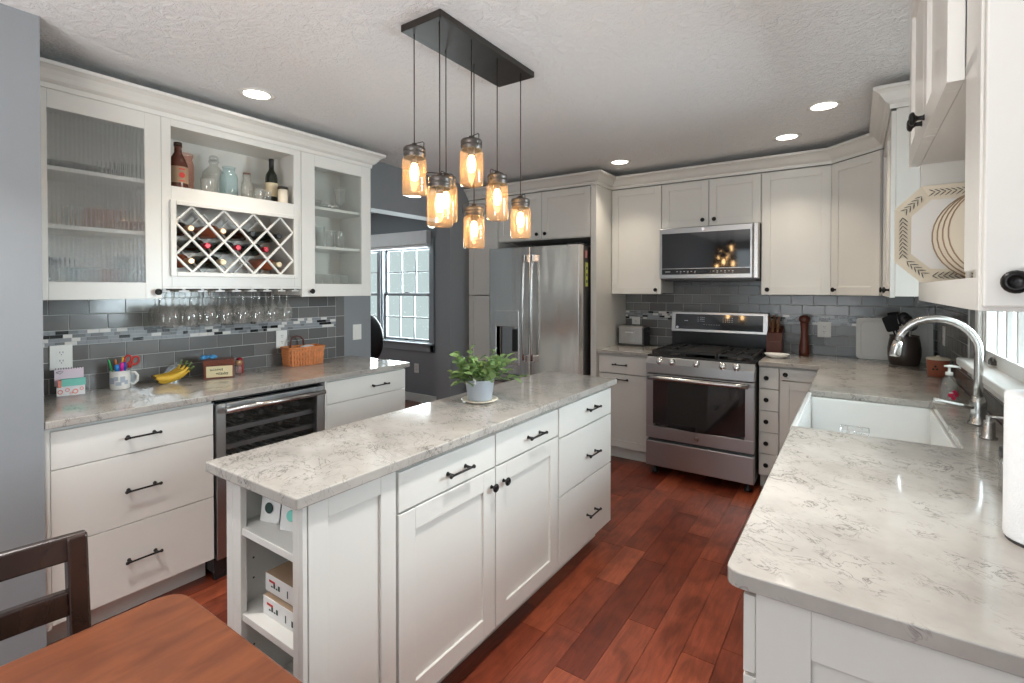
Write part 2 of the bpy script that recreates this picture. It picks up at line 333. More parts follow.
    def build(s, name, mat, parent=None, bevel=0.0, seg=2):
        me = D.meshes.new(name); me.from_pydata(s.v, [], s.f); me.polygons.foreach_set('use_smooth', s.sm)
        bm = bmesh.new(); bm.from_mesh(me); bmesh.ops.recalc_face_normals(bm, faces=bm.faces); bm.to_mesh(me); bm.free()
        me.materials.append(M[mat] if isinstance(mat, str) else mat); me.update()
        o = D.objects.new(name, me); COL.objects.link(o)
        if parent: o.parent = parent
        if bevel:
            b = o.modifiers.new('bevel', 'BEVEL'); b.width = bevel; b.segments = seg; b.limit_method = 'ANGLE'; b.angle_limit = math.radians(40)
        return o
def BX(*a): return MB().box(*a)
def tag(o, label=None, cat=None, group=None, kind=None):
    if label: o['label'] = label
    if cat: o['category'] = cat
    if group: o['group'] = group
    if kind: o['kind'] = kind
    return o
def thing(name, label, cat, loc=(0, 0, 0), rz=0, group=None):
    o = D.objects.new(name, None); COL.objects.link(o); o.location = loc; o.rotation_euler = (0, 0, math.radians(rz)); o.empty_display_size = 0.1
    return tag(o, label, cat, group)
def struct(name, mb, mat, bevel=0.0, parent=None):
    o = mb.build(name, mat, parent, bevel)
    if not parent: o['kind'] = 'structure'
    return o
def kids(o): return [c for c in D.objects if c.parent == o]
def dup(o, loc=None, rz=None, label=None, parent=None):
    ch = kids(o)
    c = o.copy(); COL.objects.link(c)
    if parent: c.parent = parent
    if loc is not None: c.location = loc
    if rz is not None: c.rotation_euler = (0, 0, math.radians(rz))
    if label: c['label'] = label
    for k in ch: dup(k, parent=c)
    return c
def rpoly(pts, radii, n=5):
    """polygon with rounded corners"""
    out = []; m = len(pts)
    for i, p in enumerate(pts):
        r = radii[i] if isinstance(radii, (list, tuple)) else radii
        p = Vector(p); a = Vector(pts[i - 1]); b = Vector(pts[(i + 1) % m])
        if r <= 0: out.append(tuple(p)); continue
        d1 = (a - p).normalized(); d2 = (b - p).normalized(); A = p + d1 * r; B = p + d2 * r
        for k in range(n + 1):
            t = k / n; q = A * (1 - t) ** 2 + p * 2 * t * (1 - t) + B * t ** 2; out.append((q.x, q.y))
    return out

# ------------------------------------------------------------------ the room shell
ZC = 2.44
def floor():
    mb = MB(); rnd = random.Random(3); x = -7.0
    xs = []
    while x < 2.0:
        wd = 0.124; y = -3.6 + rnd.random() * -0.9
        while y < 4.6:
            ln = rnd.uniform(0.35, 1.25); y1 = min(y + ln, 4.62); y0 = max(y, -3.6)
            if y1 > y0 + 0.02: mb.box(x + 0.0008, x + wd - 0.0008, y0 + 0.0008, y1 - 0.0008, -0.012, 0)
            y = y + ln
        x += wd
    mb.box(-7.0, 2.0, -3.6, 4.62, -0.05, -0.0125)
    return mb
struct('floor', floor(), 'plank')
struct('ceiling', BX(-7.0, 2.0, -3.6, 4.62, ZC, ZC + 0.05), 'ceiling')
mb = MB(); mb.box(-3.35, -3.171, 0.4, 2.62, 0, ZC); mb.box(-3.35, -3.171, 2.62, 3.56, 2.062, ZC); mb.box(-3.35, -3.171, 3.56, 4.48, 0, ZC)
struct('wall_left', mb, 'wall')
struct('wall_left_near', BX(-3.171, -2.528, -3.6, 0.548, 0, ZC), 'wall')
struct('wall_back', BX(-3.35, 0.62, 4.485, 4.62, 0, ZC), 'wall')
WY0, WY1, WZ0, WZ1 = 1.55, 2.985, 1.10, 2.05
mb = MB(); mb.box(0.462, 0.62, 0.3, WY0, 0, ZC); mb.box(0.462, 0.62, WY1, 4.485, 0, ZC); mb.box(0.462, 0.62, WY0, WY1, 0, WZ0); mb.box(0.462, 0.62, WY0, WY1, WZ1, ZC)
struct('wall_right', mb, 'wall')
# dining area behind the camera: wider, openings added behind and right for fill light
mb = MB(); mb.box(0.62, 2.0, 0.3, 0.42, 0, ZC); mb.box(1.9, 2.0, -3.6, -1.7, 0, ZC); mb.box(1.9, 2.0, 0.5 - 0.08, 0.3, 0, ZC); mb.box(1.9, 2.0, -1.7, 0.42, 0, 0.8); mb.box(1.9, 2.0, -1.7, 0.42, 2.2, ZC)
struct('wall_right_dining', mb, 'wall')
mb = MB(); mb.box(-2.528, -2.2, -3.6, -3.45, 0, ZC); mb.box(1.0, 1.9, -3.6, -3.45, 0, ZC); mb.box(-2.2, 1.0, -3.6, -3.45, 2.25, ZC)
struct('wall_behind', mb, 'wall')
# dining room beyond the opening
OX0, OX1, OZ0, OZ1 = -6.19, -4.33, 0.72, 1.96
mb = MB(); mb.box(-7, OX0, 4.50, 4.62, 0, ZC); mb.box(OX1, -3.35, 4.50, 4.62, 0, ZC); mb.box(OX0, OX1, 4.50, 4.62, 0, OZ0); mb.box(OX0, OX1, 4.50, 4.62, OZ1, ZC)
struct('wall_dining_back', mb, 'wall')
struct('wall_dining_left', BX(-7.1, -7.0, -3.6, 4.62, 0, ZC), 'wall')
struct('wall_dining_front', BX(-7.0, -3.35, 0.0, 0.1, 0, ZC), 'wall')
struct('baseboard_dining', BX(-7, -3.352, 4.485, 4.499, 0, 0.10), 'trimw')
mb = MB(); mb.box(-3.35, -3.172, 3.545, 3.5595, 0, 0.10)
struct('baseboard_opening', mb, 'trimw')

def dh_window(name, x0, x1, z0, z1, units, cols, y=4.50, lock=True):
    """double hung units in the plane y; interior side is -y"""
    r = D.objects.new(name, None); COL.objects.link(r); r['kind'] = 'structure'; r.location = (x0, y, z0)
    W = x1 - x0; H = z1 - z0; u = W / units
    c = MB(); c.box(-0.07, W + 0.07, -0.018, 0, H, H + 0.08); c.box(-0.07, 0, -0.018, 0, -0.09, H); c.box(W, W + 0.07, -0.018, 0, -0.09, H); c.box(-0.07, W + 0.07, -0.018, 0, -0.09, 0)
    c.build('window_casing', 'trimw' if name != 'window_1' else 'wintrim', r, 0.003)
    s = MB(); s.box(-0.07, W + 0.07, -0.045, 0.03, -0.005, 0.015); s.build('window_sill', 'trimw' if name != 'window_1' else 'wintrim', r, 0.004)
    for k in range(units):
        a = k * u + (0.03 if k else 0.0); b = (k + 1) * u - (0.03 if k < units - 1 else 0)
        f = MB()
        f.box(a, a + 0.025, 0, 0.1, 0, H); f.box(b - 0.025, b, 0, 0.1, 0, H); f.box(a, b, 0, 0.1, H - 0.02, H); f.box(a, b, 0, 0.1, 0, 0.025)
        if k: f.box(a - 0.06, a, -0.018, 0.1, 0, H)
        f.build('window_frame', 'trimw' if name != 'window_1' else 'wintrim', r, 0.002)
        for (q0, q1, yy) in ((0.02, H * 0.51, 0.03), (H * 0.49, H - 0.015, 0.058)):
            sa = MB(); A = a + 0.025; B = b - 0.025; t = 0.036
            sa.box(A, A + t, yy, yy + 0.026, q0, q1); sa.box(B - t, B, yy, yy + 0.026, q0, q1); sa.box(A, B, yy, yy + 0.026, q0, q0 + t); sa.box(A, B, yy, yy + 0.026, q1 - t * 0.8, q1)
            for j in range(1, cols): xx = A + t + (B - A - 2 * t) * j / cols; sa.box(xx - 0.008, xx + 0.008, yy + 0.004, yy + 0.022, q0, q1)
            zz = (q0 + q1) / 2; sa.box(A, B, yy + 0.005, yy + 0.021, zz - 0.008, zz + 0.008)
            so = sa.build('window_sash', 'trimw' if name != 'window_1' else 'wintrim', r, 0.0015)
            BX(A + 0.01, B - 0.01, yy + 0.011, yy + 0.015, q0 + 0.01, q1 - 0.01).build('window_glass', 'pane', so)
            if lock and q0 > 0.1: BX((A + B) / 2 - 0.03, (A + B) / 2 + 0.03, yy - 0.03, yy, q0 + t, q0 + t + 0.012).build('sash_lock', 'bronze', so, 0.002)
        BX((a + b) / 2 - 0.03, (a + b) / 2 + 0.03, 0.018, 0.032, 0.028, 0.045).build('sash_lift', 'bronze', r, 0.002)
    return r
M['wintrim'] = simple('dining_window_trim', (0.30, 0.32, 0.34), 0.4, var=0.01)
dh_window('window_1', OX0, OX1, OZ0 + 0.01, OZ1, 2, 3)
mb = MB(); mb.box(OX0 - 0.02, OX1 + 0.03, 4.40, 4.481, 1.965, 2.135); mb.box(OX0 - 0.02, OX1 + 0.03, 4.41, 4.47, 1.93, 1.965)
tag(mb.build('window_shade', 'shadefabric' if 'shadefabric' in M else 'whitepaper', None, 0.01), 'white fabric shade rolled up above the grey-framed dining room window', 'window shade')

# window over the sink (in the right wall)
def sink_window():
    r = D.objects.new('window_2', None); COL.objects.link(r); r['kind'] = 'structure'; r.location = (0.462, WY0, WZ0)
    W = WY1 - WY0; H = WZ1 - WZ0
    c = MB(); c.box(-0.016, 0, W - 0.002, W + 0.06, 0.002, H + 0.08); c.box(-0.016, 0, -0.08, 0, 0.002, H + 0.08); c.box(-0.016, 0, -0.08, W + 0.06, H, H + 0.08)
    c.build('window_casing', 'trimw', r, 0.003)
    s = MB(); s.box(-0.075, 0.10, -0.09, W + 0.09, -0.03, 0.002); s.box(-0.02, 0.0, -0.09, W + 0.10, -0.095, -0.03); s.build('window_sill', 'trimw', r, 0.006)
    f = MB(); f.box(0, 0.14, 0, 0.02, 0, H); f.box(0, 0.14, W - 0.02, W, 0, H); f.box(0, 0.14, 0, W, H - 0.02, H)
    f.build('window_frame', 'trimw', r, 0.002)
    n = 2; u = W / n
    for k in range(n):
        A = k * u + 0.01; B = (k + 1) * u - 0.01; t = 0.04
        sa = MB(); sa.box(0.004, 0.038, A, A + t, 0.0, H - 0.02); sa.box(0.004, 0.038, B - t, B, 0.0, H - 0.02); sa.box(0.004, 0.038, A, B, 0.0, 0.055); sa.box(0.004, 0.038, A, B, H - 0.07, H - 0.02)
        for j in range(1, 4): yy = A + t + (B - A - 2 * t) * j / 4; sa.box(0.012, 0.030, yy - 0.009, yy + 0.009, 0.03, H - 0.03)
        for j in range(1, 3): zz = 0.055 + (H - 0.13) * j / 3; sa.box(0.014, 0.028, A, B, zz - 0.009, zz + 0.009)
        so = sa.build('window_sash', 'trimw', r, 0.002)
        BX(0.019, 0.023, A + 0.01, B - 0.01, 0.03, H - 0.03).build('window_glass', 'pane', so)
    lk = MB(); lk.sphere((-0.006, 1.20, 0.03), 0.014, sc=(0.7, 1.6, 1)); lk.box(-0.012, 0.004, 1.18, 1.24, 0.012, 0.03); lk.build('window_latch', 'bronze', r)
sink_window()

# crown mouldings
CP = [(0, 0), (0.006, 0), (0.008, 0.022), (0.016, 0.026), (0.026, 0.034), (0.036, 0.05), (0.05, 0.068), (0.066, 0.078), (0.075, 0.082), (0.075, 0.098), (0.0, 0.098)]
def crown(name, path, z, side, ext=None):
    mb = MB(); mb.sweep(path, [(a, z + b) for a, b in CP], side); return struct(name, mb, 'paint')
crown('trim_1', [(-2.837, 0.55), (-2.837, 2.35), (-3.168, 2.35)], 2.272, 1)
crown('trim_2', [(-3.168, 3.83), (-1.79, 3.83), (-1.79, 4.14), (-0.141, 4.14), (0.137, 3.862), (0.137, 3.045), (0.46, 3.045)], 2.293, 1)
crown('trim_3', [(0.46, 1.93), (0.155, 1.93), (0.155, 1.018), (0.46, 1.018)], 2.275, 1)

# backsplash tiles
def backsplash(name, run, z0, end_col, holes=()):
    """tiles in a local frame: x along the wall, y = -thickness, z up"""
    t = MB(); g = MB(); mo = MB(); W = run
    pit = 0.0762; wd = 0.152; gp = 0.0018
    lim = W - (0.075 if end_col else 0)
    rows = [z0 + i * pit for i in range(3)] + [z0 + 3 * pit + 0.074 + i * pit for i in range(8)]
    rows = [z for z in rows if z < z0 + 0.65]
    for i, z in enumerate(rows):
        top = min(z + pit, holes and holes or 9)
        x = -wd * (0.5 if i % 2 else 0.0)
        while x < lim:
            a = max(0, x) + gp; b = min(lim, x + wd) - gp
            if b > a + 0.01: t.box(a, b, -0.010, -0.002, z + gp, z + pit - gp)
            x += wd
    if end_col:
        z = z0
        while z < z0 + 0.45: t.box(lim + gp, W - gp, -0.010, -0.002, z + gp, z + wd - gp); z += wd
    rnd = random.Random(len(name) + int(W * 100))
    for k in range(4):
        z = z0 + 3 * pit + 0.001 + k * 0.018; x = -rnd.random() * 0.05
        while x < lim:
            ln = rnd.choice((0.024, 0.048, 0.048, 0.036)); a = max(0, x) + 0.0008; b = min(lim, x + ln) - 0.0008
            if b > a + 0.004: mo.box(a, b, -0.010, -0.002, z + 0.0008, z + 0.0172)
            x += ln
    g.box(0, W, -0.0065, 0.0, z0, z0 + 0.52)
    return t, g, mo
def put_splash(name, run, loc, rz, end_col=False):
    r = D.objects.new(name, None); COL.objects.link(r); r['kind'] = 'structure'; r.location = loc; r.rotation_euler = (0, 0, math.radians(rz))
    t, g, mo = backsplash(name, run, 0.9145, end_col)
    g.build('grout', 'grout', r); t.build('subway_tile', 'tile', r, 0.0012, 1); mo.build('mosaic_band', 'mosaic', r)
put_splash('trim_4', 1.815, (-3.171, 0.552, 0), 90, True)
put_splash('trim_5', 2.24, (-1.788, 4.485, 0), 0)
def right_splash():
    r = D.objects.new('trim_6', None); COL.objects.link(r); r['kind'] = 'structure'; r.location = (0.462, 4.474, 0); r.rotation_euler = (0, 0, math.radians(-90))
    t = MB(); g = MB(); pit = 0.0762; wd = 0.152
    def seg(x0, x1, ztop):
        g.box(x0, x1, -0.0065, 0, 0.9145, ztop); z = 0.9145; i = 0
        while z < ztop - 0.01:
            x = x0 - (wd / 2 if i % 2 else 0)
            while x < x1:
                a = max(x0, x) + 0.0018; b = min(x1, x + wd) - 0.0018
                if b > a + 0.008: t.box(a, b, -0.010, -0.002, z + 0.0018, min(z + pit, ztop) - 0.0018)
                x += wd
            z += pit; i += 1
    seg(0, 1.20, 1.38); seg(1.20, 3.2, 1.003)
    g.build('grout', 'grout', r); t.build('subway_tile', 'tile', r, 0.0012, 1)
right_splash()

# ------------------------------------------------------------------ cabinet kit (local frame: front faces -y, y=0 is the face of the doors)
TH = 0.02
def shaker(x0, x1, z0, z1, y=0.0, w_=0.057, th=TH, gap=0.0015):
    x0 += gap; x1 -= gap; z0 += gap; z1 -= gap
    mb = MB(); mb.box(x0, x0 + w_, y, y + th, z0, z1); mb.box(x1 - w_, x1, y, y + th, z0, z1); mb.box(x0 + w_, x1 - w_, y, y + th, z0, z0 + w_); mb.box(x0 + w_, x1 - w_, y, y + th, z1 - w_, z1)
    mb.box(x0 + w_ - 0.004, x1 - w_ + 0.004, y + 0.009, y + th - 0.002, z0 + w_ - 0.004, z1 - w_ + 0.004)
    return mb
def slab(x0, x1, z0, z1, y=0.0, gap=0.0015): return BX(x0 + gap, x1 - gap, y, y + TH, z0 + gap, z1 - gap)
def knob(x, z, parent, y=0.0, nx=(0, -1, 0), big=1.0):
    k = MB(); k.lathe([(0.0075 * big, 0), (0.0055 * big, 0.004), (0.005 * big, 0.012 * big), (0.009 * big, 0.017 * big), (0.0155 * big, 0.020 * big), (0.016 * big, 0.024 * big), (0.012 * big, 0.028 * big), (0.009 * big, 0.029 * big), (0.0085 * big, 0.026 * big), (0.001, 0.027 * big)], (x, y, z), nx, 18)
    return k.build('knob', 'black', parent)
def pull(x, z, parent, ln=0.128, y=0.0):
    h = MB(); r = 0.0042; yy = y - 0.028
    h.tube([(x - ln / 2, yy, z), (x - ln / 2 + 0.012, yy, z), (x, yy, z), (x + ln / 2 - 0.012, yy, z), (x + ln / 2, yy, z)], [r * 1.5, r, r * 0.95, r, r * 1.5], 10)
    for s in (-1, 1):
        h.tube([(x + s * (ln / 2 - 0.014), y, z), (x + s * (ln / 2 - 0.014), y - 0.006, z), (x + s * (ln / 2 - 0.014), yy, z)], [0.008, 0.005, 0.005], 10)
        h.sphere((x + s * ln / 2, yy, z), 0.0072, 10, 6)
    return h.build('handle', 'black', parent)
def carcass(w_, d, z0, z1, toe=0.0, y0=TH, t=0.018, shelves=(), backp=True, front_frame=None):
    mb = MB(); mb.box(0, t, y0, d, z0, z1); mb.box(w_ - t, w_, y0, d, z0, z1); mb.box(t, w_ - t, y0, d, z0, z0 + t); mb.box(t, w_ - t, y0, d, z1 - t, z1)
    if backp: mb.box(t, w_ - t, d - 0.008, d, z0 + t, z1 - t)
    for z in shelves: mb.box(t, w_ - t, y0 + 0.01, d - 0.008, z - t, z)
    if toe: mb.box(0, w_, y0 + 0.075, y0 + 0.093, 0.0, z0)
    return mb
def cab(name, label, loc, rz, w_, d, z0, z1, toe=0, cat='cabinet', group=None, **kw):
    r = thing(name, label, cat, loc, rz, group)
    carcass(w_, d, z0, z1, toe, **kw).build('body', 'paint', r, 0.001, 1)
    return r
def front(r, kind, x0, x1, z0, z1, hw=None, w_=0.057):
    if kind == 'drawer': o = slab(x0, x1, z0, z1).build('drawer', 'paint', r, 0.0015)
    elif kind == 'sdrawer': o = shaker(x0, x1, z0, z1, w_=0.03).build('drawer', 'paint', r, 0.0015)
    else: o = shaker(x0, x1, z0, z1, w_=w_).build('door', 'paint', r, 0.0015)
    for h in (hw or []):
        if h[0] == 'k': knob(h[1], h[2], o)
        else: pull(h[1], h[2], o, h[3] if len(h) > 3 else 0.128)
    return o

# ---- left run, faces +X ; local x -> world Y
LX = -2.553; DB = 0.612
r = cab('drawer_cabinet', 'white base cabinet with three wide drawers, left of the wine cooler', (LX, 0.551, 0), 90, 0.611, DB, 0.105, 0.882, 1)
BX(0, 0.018, 0, 0.02, 0.10, 0.882).build('filler_strip', 'paint', r, 0.001)
for a, b, hz in ((0.716, 0.868, 0.789), (0.416, 0.716, 0.562), (0.112, 0.416, 0.262)): front(r, 'drawer', 0.018, 0.611, a, b, [('p', 0.316, hz, 0.125)])
r = cab('drawer_cabinet', 'white base cabinet with long drawers, right of the wine cooler at the counter end', (LX, 1.774, 0), 90, 0.631, DB, 0.105, 0.882, 1)
BX(0, 0.012, 0, 0.02, 0.10, 0.882).build('filler_strip', 'paint', r, 0.001)
for a, b, hz in ((0.738, 0.872, 0.766), (0.416, 0.738, 0.562), (0.112, 0.416, 0.262)): front(r, 'drawer', 0.012, 0.631, a, b, [('p', 0.40, hz if hz < 0.7 else 0.80, 0.125)])

def slab_counter(name, label, outline, z0=0.884, z1=0.914):
    mb = MB(); mb.prism(outline, z0, z1); return tag(mb.build(name, 'quartz', None, 0.004, 3), label, 'countertop')
slab_counter('countertop', 'long quartz countertop along the left wall, above the wine cooler', rpoly([(-3.169, 0.551), (-2.525, 0.551), (-2.525, 2.43), (-3.169, 2.43)], [0, 0, 0.02, 0]))

# wine cooler
r = thing('wine_cooler', 'stainless framed wine cooler with glass door, built in under the left counter', 'wine cooler', (LX, 1.166, 0), 90)
W = 0.603
mb = MB(); mb.box(0, 0.02, 0.035, 0.58, 0.03, 0.865); mb.box(W - 0.02, W, 0.035, 0.58, 0.03, 0.865); mb.box(0.02, W - 0.02, 0.035, 0.58, 0.03, 0.10); mb.box(0.02, W - 0.02, 0.035, 0.58, 0.862, 0.876); mb.box(0.02, W - 0.02, 0.56, 0.58, 0.10, 0.862)
mb.box(0.0, W, 0.01, 0.035, 0.0, 0.10)
mb.build('body', 'blackenamel', r, 0.002)
d = MB(); d.box(0.006, 0.05, -0.008, 0.032, 0.10, 0.858); d.box(W - 0.05, W - 0.006, -0.008, 0.032, 0.10, 0.858); d.box(0.05, W - 0.05, -0.008, 0.032, 0.805, 0.858); d.box(0.05, W - 0.05, -0.008, 0.032, 0.10, 0.15)
dr = d.build('door', 'steelh', r, 0.003)
BX(0.045, W - 0.045, 0.004, 0.010, 0.145, 0.81).build('glass', 'coolerglass', dr)
h = MB(); h.tube([(0.03, -0.05, 0.83), (0.3, -0.055, 0.83), (W - 0.03, -0.05, 0.83)], 0.014, 16); h.tube([(0.055, 0, 0.83), (0.055, -0.05, 0.83)], 0.010, 12); h.tube([(W - 0.055, 0, 0.83), (W - 0.055, -0.05, 0.83)], 0.010, 12)
h.build('handle', 'steel', dr)
for z in (0.22, 0.305, 0.39, 0.475, 0.56, 0.625, 0.71):
    sh = MB(); sh.box(0.03, W - 0.03, 0.045, 0.075, z - 0.012, z + 0.012)
    for k in range(6): sh.box(0.06 + k * 0.09, 0.068 + k * 0.09, 0.075, 0.55, z - 0.004, z + 0.004)
    so = sh.build('shelf', 'steelh', r, 0.001)
rnd = random.Random(5)
cool0 = None
BOT = [(0.0365, 0.0), (0.0375, 0.006), (0.0375, 0.17), (0.034, 0.195), (0.018, 0.225), (0.0145, 0.24), (0.0145, 0.285), (0.0155, 0.287), (0.0155, 0.298), (0.013, 0.30)]
def bottle(name, label, loc, rot, mat, foil, group=None, lab=None, sc=1.0, cat='wine bottle'):
    r_ = thing(name, label, cat, loc, 0, group); r_.rotation_euler = rot; r_.scale = (sc, sc, sc)
    MB().lathe(BOT, (0, 0, 0), (0, 0, 1), 20).build('bottle_glass', mat, r_)
    MB().lathe([(0.0149, 0.235), (0.0151, 0.28), (0.0162, 0.286), (0.0162, 0.30), (0.012, 0.302)], (0, 0, 0), (0, 0, 1), 20).build('foil_cap', foil, r_)
    if lab: MB().lathe([(0.0379, 0.05), (0.0379, 0.14)], (0, 0, 0), (0, 0, 1), 20, False, False).build('bottle_label', lab, r_)
    return r_
first = None; cnt = 0
for zi, z in enumerate((0.640, 0.725)):
    for k in range(5):
        yy = 1.166 + 0.085 + k * 0.108; lab = 'dark wine bottle lying on the %s shelf of the wine cooler' % ('upper' if zi else 'lower')
        loc = (LX - 0.40, yy, z - 0.011 + 0.0345)
        if first is None: first = bottle('wine_bottle', lab, loc, (0, PI / 2, 0), 'winedark', 'capmetal', 'bottles in the wine cooler', sc=0.9); first.location = loc
        else: dup(first, loc, None, lab)

# ---- left wall cabinets
UX = -2.837; DU = 0.331
r = thing('wall_cabinet', 'white wall cabinet with a reeded glass door, left end above the counter', 'cabinet', (UX, 0.551, 0), 90)
carcass(0.505, DU, 1.38, 2.275, shelves=(1.700, 1.953)).build('body', 'paint', r, 0.001, 1)
def ribbed(x0, x1, y, z0, z1, pitch=0.0155, amp=0.0045, per=8):
    m_ = MB(); n_ = int((x1 - x0) / pitch) * per; vs_ = []; fs_ = []
    for i in range(n_ + 1):
        x = x0 + (x1 - x0) * i / n_; yy = y - amp * abs(math.sin(PI * i / per))
        vs_ += [(x, yy, z0), (x, yy, z1), (x, y + 0.003, z0), (x, y + 0.003, z1)]
    for i in range(n_): a = 4 * i; b = a + 4; fs_ += [(a, b, b + 1, a + 1), (a + 2, a + 3, b + 3, b + 2)]
    return m_._add(vs_, fs_, True)
def glass_door(r, x0, x1, z0, z1, gx0, gx1, gz0, gz1, gm, kx, kz):
    mb = MB(); mb.box(x0, gx0, 0, TH, z0, z1); mb.box(gx1, x1, 0, TH, z0, z1); mb.box(gx0, gx1, 0, TH, z0, gz0); mb.box(gx0, gx1, 0, TH, gz1, z1)
    o = mb.build('door', 'paint', r, 0.0015); (ribbed(gx0 - 0.003, gx1 + 0.003, 0.008, gz0 - 0.003, gz1 + 0.003) if gm == 'reeded' else BX(gx0 - 0.003, gx1 + 0.003, 0.008, 0.012, gz0 - 0.003, gz1 + 0.003)).build('glass', gm, o); knob(kx, kz, o); return o
glass_door(r, 0.003, 0.505, 1.371, 2.272, 0.083, 0.436, 1.45, 2.192, 'reeded', 0.482, 1.405)
r = thing('wall_cabinet', 'white wall cabinet with a clear glass door, right end above the left counter', 'cabinet', (UX, 1.812, 0), 90)
carcass(0.536, DU, 1.38, 2.275, shelves=(1.698, 1.953)).build('body', 'paint', r, 0.001, 1)
glass_door(r, 0.002, 0.536, 1.371, 2.272, 0.094, 0.458, 1.452, 2.197, 'cabpane', 0.062, 1.405)
# centre unit: open shelf, lattice and stemware rack
CY = 1.0575; CW = 0.753
r = thing('wine_rack_cabinet', 'white wall unit with open shelf above a diamond lattice wine rack', 'cabinet', (UX, CY, 0), 90)
a0, a1 = 1.10 - CY, 1.764 - CY
mb = MB(); mb.box(0, a0, 0.002, 0.02, 1.43, 2.275); mb.box(a1, CW, 0.002, 0.02, 1.43, 2.275); mb.box(a0, a1, 0.002, 0.02, 2.237, 2.275); mb.box(a0, a1, 0.002, 0.02, 1.864, 1.938); mb.box(a0, a1, 0.002, 0.02, 1.43, 1.485)
mb.box(0, 0.018, 0.02, DU, 1.43, 2.275); mb.box(CW - 0.018, CW, 0.02, DU, 1.43, 2.275); mb.box(0.018, CW - 0.018, 0.02, DU, 2.255, 2.275); mb.box(0.018, CW - 0.018, 0.02, DU, 1.915, 1.938); mb.box(0.018, CW - 0.018, 0.02, DU, 1.43, 1.452); mb.box(0.018, CW - 0.018, DU - 0.01, DU, 1.452, 2.255)
mb.build('body', 'paint', r, 0.001, 1)
l0, l1, m0, m1 = 1.118 - CY, 1.756 - CY, 1.506, 1.845
mb = MB(); mb.box(l0 - 0.026, l0, -0.012, 0.002, m0 - 0.022, m1 + 0.022); mb.box(l1, l1 + 0.026, -0.012, 0.002, m0 - 0.022, m1 + 0.022); mb.box(l0, l1, -0.012, 0.002, m0 - 0.022, m0); mb.box(l0, l1, -0.012, 0.002, m1, m1 + 0.022)
mb.build('rack_frame', 'paint', r, 0.002)
def lattice(ya, yb):
    la = MB(); pitch = 0.16; q0 = 1.195 - CY; hh = m1 - m0; pz = hh / 2; hp = pitch / 2
    for sgn in (1, -1):
        for k in range(-3, 7):
            # line through (q0 + k*pitch, m1) with slope sgn
            xa = q0 + k * pitch; pts = []
            sl = pz / 2 / hp * sgn
            zs = lambda x: m1 + (x - xa) * sl
            xx0, xx1 = (xa - 4 * hp, xa) if sgn > 0 else (xa, xa + 4 * hp)
            c0 = max(xx0, l0); c1 = min(xx1, l1)
            if c1 <= c0 + 0.01: continue
            t = 0.0062
            la.prism([(c0, zs(c0) - t * 1.2), (c1, zs(c1) - t * 1.2), (c1, zs(c1) + t * 1.2), (c0, zs(c0) + t * 1.2)], ya + (0.002 if sgn > 0 else 0), yb, 'y')
    return la
lattice(0.0, 0.014).build('lattice', 'paint', r)
lattice(0.235, 0.245).build('lattice', 'paint', r)
# stemware rack: rails with slots
mb = MB()
for k in range(9):
    x = 0.02 + k * 0.0888
    mb.box(x - 0.008, x + 0.008, 0.03, 0.30, 1.412, 1.43); mb.box(x - 0.024, x + 0.024, 0.03, 0.30, 1.404, 1.412)
mb.box(0.0, CW, 0.004, 0.02, 1.420, 1.430)
mb.build('stemware_rail', 'paint', r, 0.001)

# stemware
def stem_glass():
    r_ = thing('wine_glass', 'clear stemmed wine glass hanging upside down, front row under the wine rack', 'wine glass', (0, 0, 0), 0, 'stemware hanging under the wine rack')
    MB().lathe([(0.034, 0.0), (0.033, -0.003), (0.008, -0.006), (0.004, -0.014), (0.0035, -0.075), (0.008, -0.084), (0.024, -0.10), (0.033, -0.125), (0.034, -0.145), (0.031, -0.17), (0.027, -0.195)], (0, 0, 0), (0, 0, 1), 20, True, False).build('goblet', 'stemglass', r_)
    return r_
g0 = stem_glass(); n = 0
for row, X in enumerate((-2.892, -2.965, -3.038, -3.10)):
    for k in range(8):
        loc = (X + random.uniform(-0.004, 0.004), CY + 0.0644 + k * 0.0888, 1.4155)
        lab = 'clear stemmed wine glass hanging upside down in the %s row under the wine rack' % ('front', 'second', 'third', 'back')[row]
        if n == 0: g0.location = loc; g0['label'] = lab
        else: dup(g0, loc, None, lab)
        n += 1

# wine bottles in the lattice, necks towards the room
defs = [(1.195, 1.76, 'winebrown', 'foilgold', 'brown wine bottle with pale gold cap, top left of the lattice rack'),
        (1.355, 1.76, 'winerose', 'foilgold', 'rose wine bottle with pale gold cap, second along the top of the lattice rack'),
        (1.515, 1.76, 'winebrown', 'foilblack', 'brown wine bottle with black cap, third along the top lattice row'),
        (1.675, 1.76, 'winedark', 'foilblack', 'dark green wine bottle with black cap, top right of the lattice rack'),
        (1.275, 1.675, 'winedark', 'foilred', 'dark wine bottle with red foil at the left of the middle lattice row'),
        (1.435, 1.675, 'winedark', 'foilred', 'dark wine bottle with red foil in the centre of the middle lattice row'),
        (1.595, 1.675, 'winedark', 'foilred', 'dark wine bottle with red foil at the right of the middle lattice row'),
        (1.195, 1.59, 'winerose', 'foilgold', 'rose wine bottle with pale cap, bottom left of the lattice rack'),
        (1.355, 1.59, 'winedark', 'foilcream', 'dark wine bottle with cream foil, bottom of the lattice rack beside the rose one'),
        (1.675, 1.59, 'winerose', 'foilcream', 'rose wine bottle with cream cap, bottom right of the lattice rack')]
for y, z, a, b, lb in defs:
    zz = z - 0.085 + 0.0375 * 1.46 + 0.006
    o = bottle('wine_bottle', lb, (-3.150, y, zz + 0.008), (0, PI / 2 + 0.03, 0), a, b, 'bottles in the lattice rack')

